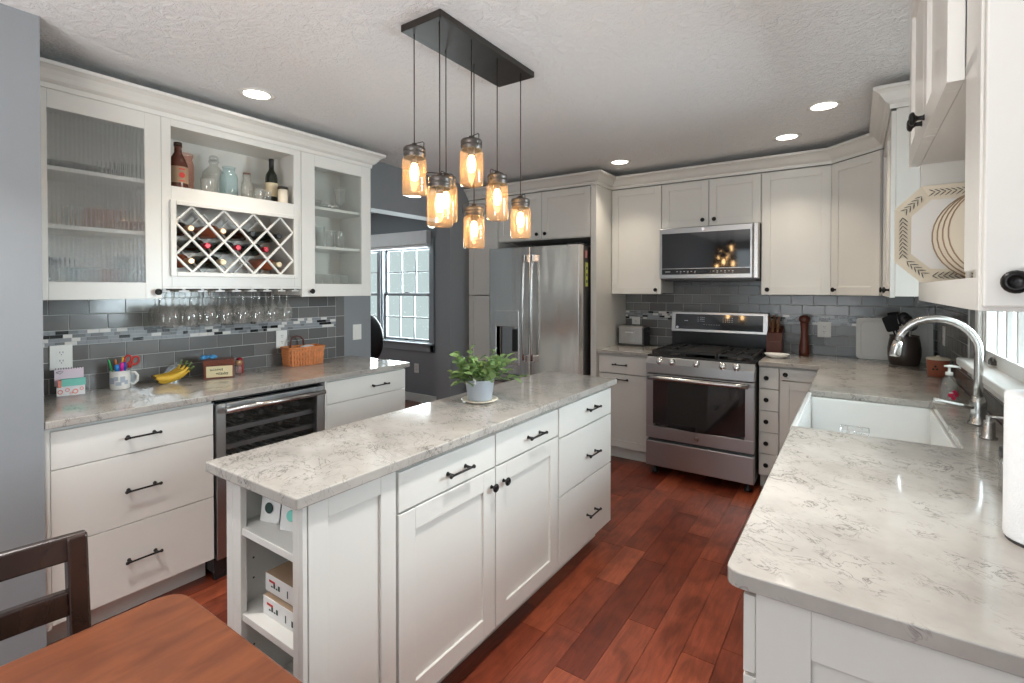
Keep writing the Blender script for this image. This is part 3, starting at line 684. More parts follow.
# ------------------------------------------------------------------ jars on the open shelf
def lathe_thing(name, label, cat, loc, parts, group=None, rz=0):
    """parts: list of (part name, material, profile[, capa, capb])"""
    r_ = thing(name, label, cat, loc, rz, group)
    for p in parts: MB().lathe(p[2], (0, 0, 0), (0, 0, 1), 24, *(p[3:] if len(p) > 3 else (True, True))).build(p[0], p[1], r_)
    return r_
SZ = 1.9385; SG = 'jars and bottles on the open shelf'
o = lathe_thing('growler', 'brown glass growler with a printed label, far left of the open shelf', 'bottle', (-2.925, 1.166, SZ), [('growler_glass', 'amberglass', [(0.043, 0), (0.045, 0.006), (0.045, 0.125), (0.036, 0.155), (0.018, 0.19), (0.016, 0.22), (0.018, 0.222), (0.018, 0.235)]), ('cap', 'winebrown', [(0.019, 0.222), (0.019, 0.243), (0.017, 0.245)]), ('bottle_label', 'kraft', [(0.0455, 0.03), (0.0455, 0.115)], False, False)], SG)
BX(-0.001, 0.0, -0.012, 0.012, 0.06, 0.085)
mb = MB(); mb.lathe([(0.014, 0), (0.014, 0.001)], (0.0458, 0.0, 0.07), (1, 0, 0), 16); mb.box(0.0445, 0.0462, -0.014, 0.014, 0.098, 0.104); mb.box(0.0445, 0.0462, -0.014, 0.014, 0.038, 0.043)
mb.build('label_emblem', 'redink', o)
lathe_thing('glass_jar', 'tall pink tinted glass jar beside the brown growler', 'jar', (-3.02, 1.235, SZ), [('jar_glass', 'pinkglass', [(0.040, 0), (0.044, 0.006), (0.046, 0.15), (0.040, 0.175), (0.036, 0.185), (0.041, 0.20), (0.042, 0.215)], True, False)], SG)
lathe_thing('etched_tumbler', 'low cut-glass tumbler in front of the clear jug', 'tumbler', (-2.90, 1.300, SZ), [('tumbler_glass', 'clearjar', [(0.028, 0), (0.032, 0.006), (0.036, 0.075)], True, False)], SG)
lathe_thing('glass_jug', 'large clear glass jug with a short neck and stopper', 'jug', (-3.04, 1.395, SZ), [('jug_glass', 'clearjar', [(0.055, 0), (0.062, 0.01), (0.064, 0.10), (0.055, 0.145), (0.03, 0.175), (0.022, 0.185), (0.022, 0.20), (0.027, 0.203), (0.027, 0.215)]), ('stopper', 'clearjar', [(0.018, 0.215), (0.025, 0.225), (0.022, 0.238), (0.01, 0.243)])], SG)
lathe_thing('mason_jar', 'aqua blue glass mason jar in the middle of the open shelf', 'jar', (-2.93, 1.425, SZ), [('jar_glass', 'blueglass', [(0.042, 0), (0.046, 0.008), (0.046, 0.105), (0.040, 0.128), (0.031, 0.138), (0.031, 0.162), (0.034, 0.164), (0.034, 0.17)], True, False)], SG)
lathe_thing('milk_bottle', 'small clear glass milk bottle with a brown cap', 'bottle', (-2.92, 1.520, SZ), [('bottle_glass', 'clearjar', [(0.028, 0), (0.031, 0.006), (0.031, 0.075), (0.020, 0.11), (0.018, 0.13), (0.021, 0.133), (0.021, 0.145)]), ('cap', 'redwood', [(0.020, 0.145), (0.020, 0.152)])], SG)
for k, (x, y) in enumerate(((-2.91, 1.585), (-2.925, 1.64), (-2.99, 1.60))):
    lathe_thing('small_tumbler', ['low ribbed tumbler next to the milk bottle', 'low ribbed tumbler in front of the dark wine bottle', 'low ribbed tumbler standing behind the other two'][k], 'tumbler', (x, y, SZ), [('tumbler_glass', 'clearjar', [(0.022, 0), (0.025, 0.005), (0.027, 0.07)], True, False)], SG)
o = bottle('wine_bottle', 'dark wine bottle standing upright on the open shelf', (-2.975, 1.700, SZ), (0, 0, 0), 'winedark', 'foilblack', SG, 'foilcream', 0.93)
lathe_thing('canister', 'small cream jar with a dark lid at the right end of the open shelf', 'jar', (-2.885, 1.720, SZ), [('jar_body', 'cream', [(0.026, 0), (0.028, 0.004), (0.028, 0.085)]), ('lid', 'bronze', [(0.0295, 0.085), (0.0295, 0.100), (0.026, 0.102)])], SG)

# glassware behind the glass doors
def tumbler(name, label, loc, r0, r1, h, mat='clearjar', cat='glass', grp=None):
    r_ = MB().lathe([(r0 * 0.9, 0), (r0, 0.004), (r1, h)], (0, 0, 0), (0, 0, 1), 18, True, False).build(name, mat); r_.location = loc
    return tag(r_, label, cat, grp)
def bowl(name, label, loc, r, h, mat='clearjar', grp=None, cat='bowl'):
    r_ = MB().lathe([(r * 0.45, 0), (r * 0.5, 0.004), (r * 0.8, h * 0.4), (r, h), (r * 0.97, h), (r * 0.75, h * 0.42), (r * 0.45, 0.008)], (0, 0, 0), (0, 0, 1), 24, True, True).build(name, mat); r_.location = loc
    return tag(r_, label, cat, grp)
S1, S2, S3 = 1.3985, 1.7005, 1.9535
bowl('serving_tray', 'dark oval tray behind the reeded door, top shelf', (-3.0, 0.74, S3), 0.12, 0.035, 'darkplastic', cat='tray').scale = (0.8, 1.3, 1)
bowl('glass_bowl', 'footed clear bowl behind the reeded door, top shelf right', (-3.05, 0.975, S3), 0.045, 0.09)
for k in range(3): tumbler('drinking_glass', 'tumbler behind the reeded door on its middle shelf, %s' % ('left', 'centre', 'right')[k], (-2.97, 0.76 + k * 0.07, S2), 0.026, 0.032, 0.10, 'pinkglass' if k else 'clearjar', 'glass', 'glassware behind the reeded door')
bowl('glass_bowl', 'shallow amber glass bowl behind the reeded door, middle shelf', (-2.96, 0.985, S2), 0.05, 0.05, 'pinkglass')
lathe_thing('lidded_jar', 'steel lidded jar behind the reeded door, bottom shelf left', 'jar', (-2.99, 0.672, S1), [('jar_body', 'clearjar', [(0.04, 0), (0.045, 0.005), (0.045, 0.13)]), ('lid', 'capmetal', [(0.046, 0.13), (0.046, 0.15), (0.02, 0.165)])])
for k in range(4): tumbler('drinking_glass', 'tumbler behind the reeded door on its bottom shelf, %s' % ('first from the steel lidded jar', 'second from the steel lidded jar', 'third from the steel lidded jar', 'beside the blue bottle')[k], (-2.96, 0.755 + k * 0.062, S1), 0.022, 0.028, 0.12, ('blueglass', 'clearjar', 'pinkglass', 'clearjar')[k], 'glass', 'glassware behind the reeded door')
tumbler('blue_glass', 'tall blue glass behind the reeded door, bottom shelf right', (-3.05, 1.0, S1), 0.028, 0.03, 0.19, 'blueglass')
G3 = 'glassware behind the clear door'
bowl('glass_bowl', 'wide clear glass bowl behind the clear door, top shelf left', (-3.0, 1.98, S3), 0.075, 0.055, grp=G3)
bowl('cake_stand', 'clear glass dish behind the clear door, middle of the top shelf', (-3.0, 2.09, S3), 0.05, 0.04, grp=G3, cat='dish')
lathe_thing('hurricane_glass', 'tall footed glass with flared rim behind the clear door, top shelf', 'glass', (-2.97, 2.19, S3), [('goblet', 'clearjar', [(0.03, 0), (0.03, 0.005), (0.006, 0.015), (0.006, 0.04), (0.03, 0.06), (0.034, 0.12), (0.05, 0.16)], True, False)], G3)
for k in range(4): tumbler('drinking_glass', 'clear glass %s on the middle shelf behind the clear door' % ('at the left end', 'second from left', 'third from left', 'at the right end')[k], (-2.95, 1.945 + k * 0.075, S2), 0.026, 0.031, 0.115 if k != 1 else 0.135, 'clearjar', 'glass', G3)
for k in range(5): tumbler('drinking_glass', 'clear glass %s on the bottom shelf behind the clear door' % ('at the left end', 'second from left', 'in the middle', 'second from right', 'at the right end')[k], (-2.95, 1.935 + k * 0.068, S1), 0.024, 0.03, 0.12, 'clearjar', 'glass', G3)

# ------------------------------------------------------------------ things on the left counter
CT = 0.9145
def plate_(name, label, loc, rz, rocker=False, w_=0.078, h_=0.118):
    r_ = thing(name, label, 'switch' if rocker else 'outlet', loc, rz)
    BX(-w_ / 2, w_ / 2, -0.006, 0, -h_ / 2, h_ / 2).build('cover_plate', 'plate', r_, 0.002)
    if rocker: BX(-0.017, 0.017, -0.009, -0.006, -0.033, 0.033).build('rocker', 'plate', r_, 0.001)
    else:
        for s in (-1, 1):
            f = MB(); f.prism(rpoly([(-0.017, s * 0.02 - 0.014), (0.017, s * 0.02 - 0.014), (0.017, s * 0.02 + 0.014), (-0.017, s * 0.02 + 0.014)], 0.006, 3), -0.0075, -0.006, 'y'); fo = f.build('receptacle', 'plate', r_)
            q = MB(); q.box(-0.007, -0.0045, -0.008, -0.0072, s * 0.02, s * 0.02 + 0.008); q.box(0.0045, 0.007, -0.008, -0.0072, s * 0.02, s * 0.02 + 0.008); q.box(-0.002, 0.002, -0.008, -0.0072, s * 0.02 - 0.009, s * 0.02 - 0.005); q.build('slots', 'darkplastic', fo)
    return r_
plate_('wall_outlet', 'white electrical outlet above the pink notepad holder', (-3.16, 0.748, 1.09), 90, w_=0.085)
plate_('wall_outlet', 'white electrical outlet behind the left end of the orange basket', (-3.16, 1.868, 1.084), 90)
plate_('light_switch', 'white light switch on the grey wall beyond the tiles', (-3.1705, 2.487, 1.088), 90, True)
plate_('wall_outlet', 'white electrical outlet above the toaster', (-1.685, 4.474, 1.10), 0)
plate_('wall_outlet', 'white electrical outlet on the tiles between pepper mill and cutting board', (-0.196, 4.474, 1.11), 0, w_=0.09)
plate_('wall_outlet', 'white electrical outlet on the side wall above the terracotta pot', (0.451, 4.02, 1.13), -90)

def face(o, deg): o.rotation_euler[2] = math.radians(deg); return o
# notepad holder (faces the camera)
r = thing('notepad_holder', 'pink and mint notepad in a patterned stand, far left on the counter', 'notepad', (-3.085, 0.765, CT), 78); r.scale = (0.85, 0.85, 0.92)
BX(-0.06, 0.06, -0.025, 0.025, 0.0, 0.05).build('stand', 'whitepaper', r, 0.002)
BX(-0.068, 0.055, 0.002, 0.012, 0.05, 0.138).build('pad', 'pinkpaper', r, 0.001)
BX(-0.04, 0.062, -0.03, 0.0, 0.05, 0.086).build('sticky_notes', 'mint', r, 0.001)
BX(-0.055, -0.04, -0.03, 0.0, 0.045, 0.082).build('sticky_flags', 'coral', r, 0.001)
mb = MB()
for i, (x, z, rr) in enumerate(((-0.045, 0.022, 0.012), (-0.015, 0.03, 0.010), (0.018, 0.02, 0.013), (0.045, 0.032, 0.009), (0.0, 0.012, 0.007))): mb.lathe([(rr, 0), (rr * 0.6, 0.0008)], (x, -0.0255, z), (0, -1, 0), 12, False, False)
mb.build('flower_pattern', 'coral', r)
mb = MB()
for k in range(11): mb.tube([(-0.062 + k * 0.0108, 0.007, 0.138), (-0.062 + k * 0.0108, 0.001, 0.143), (-0.062 + k * 0.0108, 0.0, 0.134)], 0.0012, 6)
mb.tube([(-0.06, -0.0005, 0.12), (-0.045, -0.0005, 0.128), (-0.03, -0.0005, 0.123), (-0.045, -0.0005, 0.112), (-0.06, -0.0005, 0.12)], 0.001, 6)
mb.build('wire_binding', 'ink', r)
# mug with pens
r = thing('mug', 'white photo-print mug full of pens, on the left counter', 'mug', (-3.075, 0.955, CT), 60)
MB().lathe([(0.040, 0), (0.042, 0.003), (0.042, 0.092), (0.039, 0.092), (0.039, 0.008), (0.001, 0.008)], (0, 0, 0), (0, 0, 1), 28, True, False).build('cup', 'whitecer', r)
MB().tube([(0.040, 0, 0.078), (0.062, 0, 0.08), (0.074, 0, 0.062), (0.072, 0, 0.036), (0.058, 0, 0.02), (0.040, 0, 0.022)], 0.0055, 10).build('mug_handle', 'whitecer', r)
mb = MB()
for k, (a, z, hh, ww) in enumerate(((-2.2, 0.045, 0.03, 0.014), (-1.75, 0.055, 0.02, 0.010), (-1.5, 0.03, 0.018, 0.012), (-1.1, 0.05, 0.03, 0.010), (-0.75, 0.035, 0.02, 0.008))):
    c = Vector((math.cos(a), math.sin(a), 0)); t = Vector((-c.y, c.x, 0)); p = c * 0.0425
    vs_ = [p + t * sx * ww + Vector((0, 0, z + sz * hh / 2)) for sx, sz in ((-1, -1), (1, -1), (1, 1), (-1, 1))]; mb._add(vs_ + [v + c * 0.0007 for v in vs_], [(0, 1, 2, 3), (4, 5, 6, 7), (0, 1, 5, 4), (1, 2, 6, 5), (2, 3, 7, 6), (3, 0, 4, 7)])
mb.build('photo_print', 'greypot', r)
mugc = Vector((-3.075, 0.955, CT + 0.009))
pens = [('marker', 'penblue', 0.010, 0.115, (0.012, -0.018), (0.035, -0.035), 'blue marker at the left of the mug'), ('marker', 'penpink', 0.0085, 0.125, (0.02, -0.002), (0.05, 0.02), 'pink marker in the centre of the mug'),
        ('marker', 'pennavy', 0.0085, 0.125, (0.015, 0.012), (0.04, 0.05), 'navy blue marker beside the scissors'), ('pen', 'pengreen', 0.0045, 0.145, (-0.01, -0.02), (-0.02, -0.16), 'green pen leaning left out of the mug'),
        ('pencil', 'penyellow', 0.004, 0.15, (0.0, 0.0), (0.0, 0.06), 'yellow pencil standing in the mug'), ('pen', 'penred', 0.0045, 0.14, (-0.02, 0.01), (-0.1, 0.08), 'red pen at the back of the mug'), ('pencil', 'penorange', 0.004, 0.14, (-0.005, -0.012), (0.0, -0.05), 'orange pencil behind the blue marker')]
for nm, mt, rr, ln, off, tilt, lb in pens:
    o = thing(nm, lb, nm, mugc + Vector((off[0] * 0.6, off[1] * 0.6, 0)), 0, 'pens in the mug'); o.rotation_euler = (-tilt[1] * 1.4, tilt[0], 0)
    MB().lathe([(rr * 0.9, 0), (rr, 0.004), (rr, ln * 0.72), (rr * 0.96, ln * 0.73)], seg=12).build('barrel', mt, o)
    MB().lathe([(rr * 1.08, ln * 0.70), (rr * 1.05, ln * 0.96), (rr * 0.5, ln)], seg=12).build('tip', mt, o)
o = thing('scissors', 'red handled scissors sticking out of the mug', 'scissors', mugc + Vector((0.0, 0.015, 0)), 80); o.rotation_euler = (0.0, 0.25, math.radians(80))
for s in (-1, 1):
    mb = MB(); mb.prism([(s * 0.002, 0.0), (s * 0.010, 0.05), (s * 0.006, 0.10), (-s * 0.002, 0.10)], -0.001, 0.001, 'y'); mb.build('blade', 'chrome', o)
    pts = [(s * (0.016 + 0.014 * math.cos(a)), 0, 0.135 + 0.021 * math.sin(a)) for a in [2 * PI * k / 16 for k in range(17)]]
    mb = MB(); mb.tube(pts, 0.005, 8, False); mb.tube([(s * 0.003, 0, 0.095), (s * 0.008, 0, 0.118)], 0.005, 8); mb.build('finger_loop', 'penred', o)
# bananas
def banana(loc, rot, label):
    o = thing('banana', label, 'banana', loc, 0, 'bunch of bananas'); o.rotation_euler = rot
    pts = []; rs = []
    for k in range(13):
        t = k / 12; a = -0.72 + 1.44 * t; pts.append((0.115 * math.sin(a) , 0, 0.115 * (1 - math.cos(a)) )); rs.append([0.006, 0.012, 0.0155, 0.0175, 0.018, 0.018, 0.018, 0.0175, 0.0165, 0.014, 0.010, 0.006, 0.005][k])
    MB().tube(pts, rs, 8).build('peel', 'banana', o); MB().lathe([(0.006, 0), (0.004, 0.006)], pts[0], (-0.75, 0, 0.5), 8).build('blossom_tip', 'bananatip', o)
    st = Vector(pts[-1]); MB().tube([st, st + Vector((0.02, 0, 0.022))], [0.0055, 0.005], 8).build('stalk', 'stem', o)
    return o
for k, (dx, dy, rz, rx, lb) in enumerate(((0.02, -0.005, 1.40, 0.35, 'front banana of the bunch beside the recipe box'), (-0.018, 0.0, 1.58, 0.0, 'middle banana of the bunch beside the recipe box'), (-0.055, 0.002, 1.76, -0.25, 'rearmost banana of the bunch, nearest the tiles'), (0.0, 0.005, 1.45, 0.9, 'lowest banana of the bunch, tips pointing at the viewer'))):
    banana((-3.03 + dx, 1.175 + dy, CT + 0.0185 + (0.005 if k == 3 else 0.016)), (rx, -0.28, rz), lb)
# recipe box
r = thing('recipe_box', 'dark red wooden recipe box with a cream label, beside the bananas', 'recipe box', (-2.972, 1.384, CT), 63)
BX(-0.075, 0.075, -0.012, 0.10, 0, 0.075).build('box_body', 'boxside', r, 0.002)
BX(-0.077, 0.077, -0.014, 0.102, 0.0755, 0.105).build('lid', 'boxside', r, 0.003)
lbp = BX(-0.062, 0.066, -0.0135, -0.012, 0.008, 0.07).build('front_label', 'paperlabel', r)
def scribble(x0, x1, z, amp, y, n=26, r_=0.0011, seed=1):
    rn = random.Random(seed); return [(x0 + (x1 - x0) * k / n + 0.003 * math.sin(k * 1.9), y, z + amp * math.sin(k * 1.7 + rn.random()) * (0.5 + rn.random() * 0.5)) for k in range(n + 1)]
mb = MB(); mb.tube(scribble(-0.045, 0.02, 0.050, 0.009, -0.0138), 0.0012, 5); mb.tube(scribble(-0.015, 0.045, 0.027, 0.011, -0.0138, seed=4), 0.0014, 5); mb.build('lettering', 'ink', lbp)
o = MB()
for k in range(7): o.sphere((random.uniform(-0.02, 0.02), -0.035 + k * 0.011, 0.010 + 0.004 * (k % 2)), 0.014, 8, 6, (1.3, 1, 0.7))
tag(o.build('bag_clip', 'bluecloth'), 'crumpled light blue cloth on top of the recipe box', 'cloth'); D.objects['bag_clip'].name = 'blue_cloth'
D.objects['blue_cloth'].location = (-3.02, 1.355, CT + 0.1065)
lathe_thing('spice_jar', 'small glass spice jar with a pale lid, right of the recipe box', 'jar', (-3.02, 1.515, CT), [('jar_glass', 'clearjar', [(0.016, 0), (0.018, 0.003), (0.018, 0.055)]), ('lid', 'foilgold', [(0.0185, 0.055), (0.0185, 0.078), (0.016, 0.08)])])
lathe_thing('spice_shaker', 'small red shaker behind the glass spice jar', 'shaker', (-3.065, 1.545, CT), [('shaker_body', 'penred', [(0.018, 0), (0.02, 0.004), (0.018, 0.07)]), ('cap', 'foilred', [(0.018, 0.07), (0.018, 0.085), (0.012, 0.09)])])
# basket
def basket():
    r_ = thing('woven_basket', 'orange-brown woven basket with a hoop handle, right part of the left counter', 'basket', (-3.05, 1.955, CT), 84)
    mb = MB(); H = 0.118; n = 7
    def ring(t): return (0.112 + 0.008 * t, 0.060 + 0.007 * t)
    for k in range(n):
        z = 0.010 + (H - 0.018) * k / (n - 1); a, b = ring(z / H); pts = []
        per = rpoly([(-a, -b), (a, -b), (a, b), (-a, b)], 0.02, 3); m = []
        for i in range(len(per)):
            p, q = Vector(per[i]), Vector(per[(i + 1) % len(per)]); L_ = (q - p).length; st = max(1, int(L_ / 0.011))
            for j in range(st): m.append(p + (q - p) * j / st)
        for i, p in enumerate(m): off = 0.0045 * (1 if (i + k) % 2 else -1); d = p.normalized(); m[i] = (p.x + d.x * off, p.y + d.y * off)
        m.append(m[0]); hh = H / n * 0.42
        vs_ = []; fs_ = []
        for i, p in enumerate(m): vs_ += [(p[0] * 1, p[1], z - hh), (p[0], p[1], z + hh), (p[0] * 0.97, p[1] * 0.95, z + hh), (p[0] * 0.97, p[1] * 0.95, z - hh)]
        for i in range(len(m) - 1):
            for q in range(4): fs_.append((4 * i + q, 4 * i + (q + 1) % 4, 4 * i + 4 + (q + 1) % 4, 4 * i + 4 + q))
        mb._add(vs_, fs_)
    mb.box(-0.10, 0.10, -0.05, 0.05, 0, 0.004)
    mb.build('woven_body', 'wicker', r_)
    sk = MB()
    for k in range(12):
        x = -0.1 + k * 0.0182
        sk.prism([(x - 0.0045, 0.0), (x + 0.0045, 0.0), (x * 1.07 + 0.0045, H), (x * 1.07 - 0.0045, H)], -0.063, -0.068, 'y')
    sk.build('woven_uprights', 'wicker', r_)
    rim = MB(); per = rpoly([(-0.122, -0.068), (0.122, -0.068), (0.122, 0.068), (-0.122, 0.068)], 0.02, 4); rim.tube([(p[0], p[1], H) for p in per + [per[0]]], 0.007, 8, False); rim.build('rim', 'wicker', r_)
    MB().tube([(-0.06, 0.055, 0.10), (-0.06, 0.055, 0.15), (-0.045, 0.055, 0.178), (-0.02, 0.055, 0.188), (0.01, 0.055, 0.182), (0.03, 0.055, 0.16), (0.035, 0.055, 0.10)], 0.006, 8).build('basket_handle', 'redwood', r_)
    c = MB(); c.sphere((0.03, 0.0, 0.112), 0.05, 12, 8, (1, 0.8, 0.35)); c.build('liner', 'whitepaper', r_)
basket()

# ------------------------------------------------------------------ island
IX = -1.13
slab_counter('countertop', 'long narrow quartz top of the kitchen island with the potted plant', rpoly([(-1.570, 0.689), (-1.106, 0.689), (-1.106, 2.648), (-1.570, 2.648)], 0.009))
r = thing('island_shelf_unit', 'white open-shelf end of the island, nearest the table', 'cabinet', (-1.509, 0.72, 0), 0)
W = 0.379
mb = MB(); mb.box(0, 0.035, 0, 0.305, 0, 0.882); mb.box(0.035, 0.079, 0, 0.018, 0.0, 0.882); mb.box(0.335, W - 0.019, 0, 0.018, 0, 0.882); mb.box(W - 0.019 - 0.018, W - 0.019, 0.018, 0.305, 0, 0.882)
mb.box(0.035, 0.342, 0.295, 0.305, 0, 0.882); mb.box(0.079, 0.335, 0, 0.018, 0.868, 0.882); mb.box(0.079, 0.335, 0.0, 0.018, 0.0, 0.13)
mb.build('body', 'paint', r, 0.0015)
for z in (0.742, 0.497, 0.235): BX(0.0365, 0.341, 0.004, 0.294, z - 0.02, z).build('shelf', 'paint', r, 0.001)
mb = MB()
for yy in (0.06, 0.24):
    for z in (0.30, 0.36, 0.42, 0.56, 0.62, 0.68): mb.lathe([(0.003, 0), (0.003, 0.0006)], (0.0352, yy, z), (1, 0, 0), 8)
mb.build('shelf_pin_hole', 'darkplastic', r)
Mz = Matrix.Translation((W, 0, 0)) @ Matrix.Rotation(PI / 2, 4, 'Z')
mb = shaker(0.015, 0.307, 0.10, 0.882); mb2 = MB(Mz); mb2._add(mb.v, mb.f, mb.sm); mb2.box(0.0, 0.013, 0.0, 0.019, 0, 0.882); mb2.box(0.013, 0.307, 0.012, 0.019, 0, 0.10); mb2.build('side_panel', 'paint', r, 0.0015)
# front units
r = cab('island_cabinet', 'white island cabinet with two drawers over a pair of doors', (IX, 1.029, 0), 90, 0.986, 0.379, 0.11, 0.882, 1)
front(r, 'drawer', 0.006, 0.495, 0.742, 0.866, [('p', 0.272, 0.796, 0.12)]); front(r, 'drawer', 0.499, 0.984, 0.742, 0.866, [('p', 0.772, 0.797, 0.12)])
front(r, 'door', 0.006, 0.495, 0.118, 0.738, [('k', 0.470, 0.672)], 0.07); front(r, 'door', 0.499, 0.984, 0.118, 0.738, [('k', 0.548, 0.672)], 0.07)
r = cab('island_cabinet', 'white island cabinet with three drawers, end nearest the range', (IX, 2.017, 0), 90, 0.600, 0.379, 0.11, 0.882, 1)
for a, b, hz in ((0.724, 0.866, 0.803), (0.450, 0.720, 0.568), (0.118, 0.446, 0.26)): front(r, 'drawer', 0.004, 0.598, a, b, [('p', 0.342, hz, 0.12)])

# island shelf contents
def pouch(loc, rz, tilt, label, colour, s=1.0):
    o = thing('seasoning_packet', label, 'packet', loc, rz, 'seasoning packets on the island shelf'); o.rotation_euler = (tilt, 0, math.radians(rz)); o.scale = (s, s, s)
    vs_ = []; fs_ = []; nx, nz = 6, 8
    for sy in (-1, 1):
        for j in range(nz + 1):
            for i in range(nx + 1):
                u, v_ = i / nx, j / nz; vs_.append(((u - 0.5) * 0.075, sy * 0.010 * math.sin(PI * u) * math.sin(PI * v_), v_ * 0.10))
    off = (nx + 1) * (nz + 1)
    for j in range(nz):
        for i in range(nx):
            a = j * (nx + 1) + i; fs_.append((a, a + 1, a + nx + 2, a + nx + 1)); fs_.append((off + a, off + a + nx + 1, off + a + nx + 2, off + a + 1))
    m_ = MB(); m_._add(vs_, fs_, True); m_.build('pouch', 'cartonwhite', o)
    m_ = MB(); m_.lathe([(0.016, 0), (0.014, 0.002)], (0.004, -0.0105, 0.045), (0, -1, 0), 14); m_.box(-0.025, 0.025, -0.0085, -0.005, 0.078, 0.086); m_.build('printed_logo', colour, o)
pk = [(-1.43, 0.865, -15, 0.15, 'white seasoning packet leaning against the left side of the island shelf', 'kraft'), (-1.395, 0.785, 12, 0.12, 'large white seasoning packet at the front of the island shelf', 'ink'), (-1.335, 0.85, 5, 0.1, 'seasoning packet with pink print in the middle of the island shelf', 'pinkpaper'), (-1.295, 0.79, 20, 0.15, 'seasoning packet with green print in the island shelf', 'mint'), (-1.235, 0.775, -10, 0.1, 'seasoning packet with orange print at the right of the island shelf', 'terracotta'), (-1.35, 0.95, -5, 0.1, 'white seasoning packet at the back of the island shelf', 'coral')]
for x, y, rz, ti, lb, c_ in pk: pouch((x, y, 0.743), rz, -ti, lb, c_, 0.98)
def carton(label, loc, w_, d, h_):
    o = thing('bag_carton', label, 'carton', loc, 0, 'storage bag cartons on the island shelf')
    BX(0, w_, 0.0, d, 0, h_).build('box_body', 'cartonwhite', o, 0.001)
    BX(0.001, w_ - 0.001, 0.001, d - 0.001, h_, h_ + 0.0012).build('box_top', 'kraft', o)
    m_ = MB()
    for k in range(4): m_.box(0.03 + k * 0.012, 0.038 + k * 0.012, -0.0008, 0, h_ * 0.35, h_ * 0.42 + 0.01 * (k % 2))
    m_.box(0.11, 0.114, -0.0008, 0, 0.012, 0.032); m_.box(0.14, 0.162, -0.0008, 0, 0.012, 0.028); m_.build('lettering', 'ink', o)
    m_ = MB(); m_.box(0.02, 0.05, -0.0008, 0, h_ * 0.6, h_ * 0.72); m_.build('printed_logo', 'redink', o)
carton('lower of two flat storage bag cartons on the island shelf', (-1.385, 0.76, 0.498), 0.20, 0.15, 0.052)
carton('upper of two flat storage bag cartons on the island shelf', (-1.40, 0.775, 0.552), 0.215, 0.16, 0.05)
lathe_thing('glass_jar', 'small glass jar with a white label on top of the upper carton', 'jar', (-1.225, 0.80, 0.6045), [('jar_glass', 'clearjar', [(0.022, 0), (0.024, 0.003), (0.024, 0.045)]), ('lid', 'steeldark', [(0.0245, 0.045), (0.0245, 0.062), (0.022, 0.064)]), ('jar_label', 'whitepaper', [(0.0245, 0.012), (0.0245, 0.035)], False, False)])

# plant
r = thing('potted_plant', 'leafy green plant in a light grey pot with saucer on the island', 'potted plant', (-1.395, 1.765, CT), 0)
r.scale = (1.22, 1.22, 1.08)
MB().lathe([(0.052, 0), (0.055, 0.002), (0.066, 0.008), (0.068, 0.010), (0.066, 0.012), (0.05, 0.006)], seg=32).build('saucer', 'cream', r)
MB().lathe([(0.043, 0.008), (0.045, 0.010), (0.053, 0.086), (0.055, 0.088), (0.055, 0.094), (0.050, 0.094), (0.048, 0.08), (0.02, 0.078)], seg=32).build('pot', 'greypot', r)
MB().lathe([(0.049, 0.074), (0.049, 0.084)], seg=24).build('soil', 'soil', r)
lf = MB(); stm = MB(); rn = random.Random(21)
def leaf_(mb, p, d, ln, wd):
    d = d.normalized(); s = d.cross(Vector((0, 0, 1))); s = s.normalized() if s.length > 0.01 else Vector((1, 0, 0)); up = s.cross(d).normalized()
    ang = rn.uniform(-0.7, 0.7); s2 = s * math.cos(ang) + up * math.sin(ang); u2 = s2.cross(d)
    vs_ = []; fs_ = []
    for t, wq in ((0, 0.05), (0.2, 0.7), (0.45, 1.0), (0.7, 0.75), (0.9, 0.3), (1.0, 0.03)):
        c = p + d * ln * t - Vector((0, 0, 1)) * ln * 0.35 * t * t; vs_ += [c - s2 * wd * wq + u2 * wd * 0.25 * wq, c - u2 * wd * 0.12, c + s2 * wd * wq + u2 * wd * 0.25 * wq]
    for i in range(5): a = 3 * i; fs_ += [(a, a + 1, a + 4, a + 3), (a + 1, a + 2, a + 5, a + 4)]
    mb._add(vs_, fs_, True)
for k in range(44):
    a = rn.uniform(0, 2 * PI); el = rn.uniform(0.25, 1.3); ln = rn.uniform(0.07, 0.145)
    d = Vector((math.cos(a) * math.cos(el), math.sin(a) * math.cos(el), math.sin(el)))
    b0 = Vector((math.cos(a) * 0.02, math.sin(a) * 0.02, 0.082)); b1 = b0 + d * ln * 0.6; b2 = b0 + d * ln + Vector((0, 0, -0.01 * math.cos(el)))
    stm.tube([b0, b1, b2], 0.0013, 5)
    for j in range(6):
        t = 0.35 + 0.65 * j / 5; p = b0 + (b2 - b0) * t
        dd = (d + Vector((rn.uniform(-1, 1), rn.uniform(-1, 1), rn.uniform(-0.3, 0.8)))).normalized(); leaf_(lf, p, dd, rn.uniform(0.030, 0.050), rn.uniform(0.010, 0.0155))
lf.build('foliage', 'leaf', r); stm.build('stems', 'stem', r)
BX(0.01, 0.022, -0.052, -0.05, 0.08, 0.104).build('plant_tag', 'whitepaper', r)

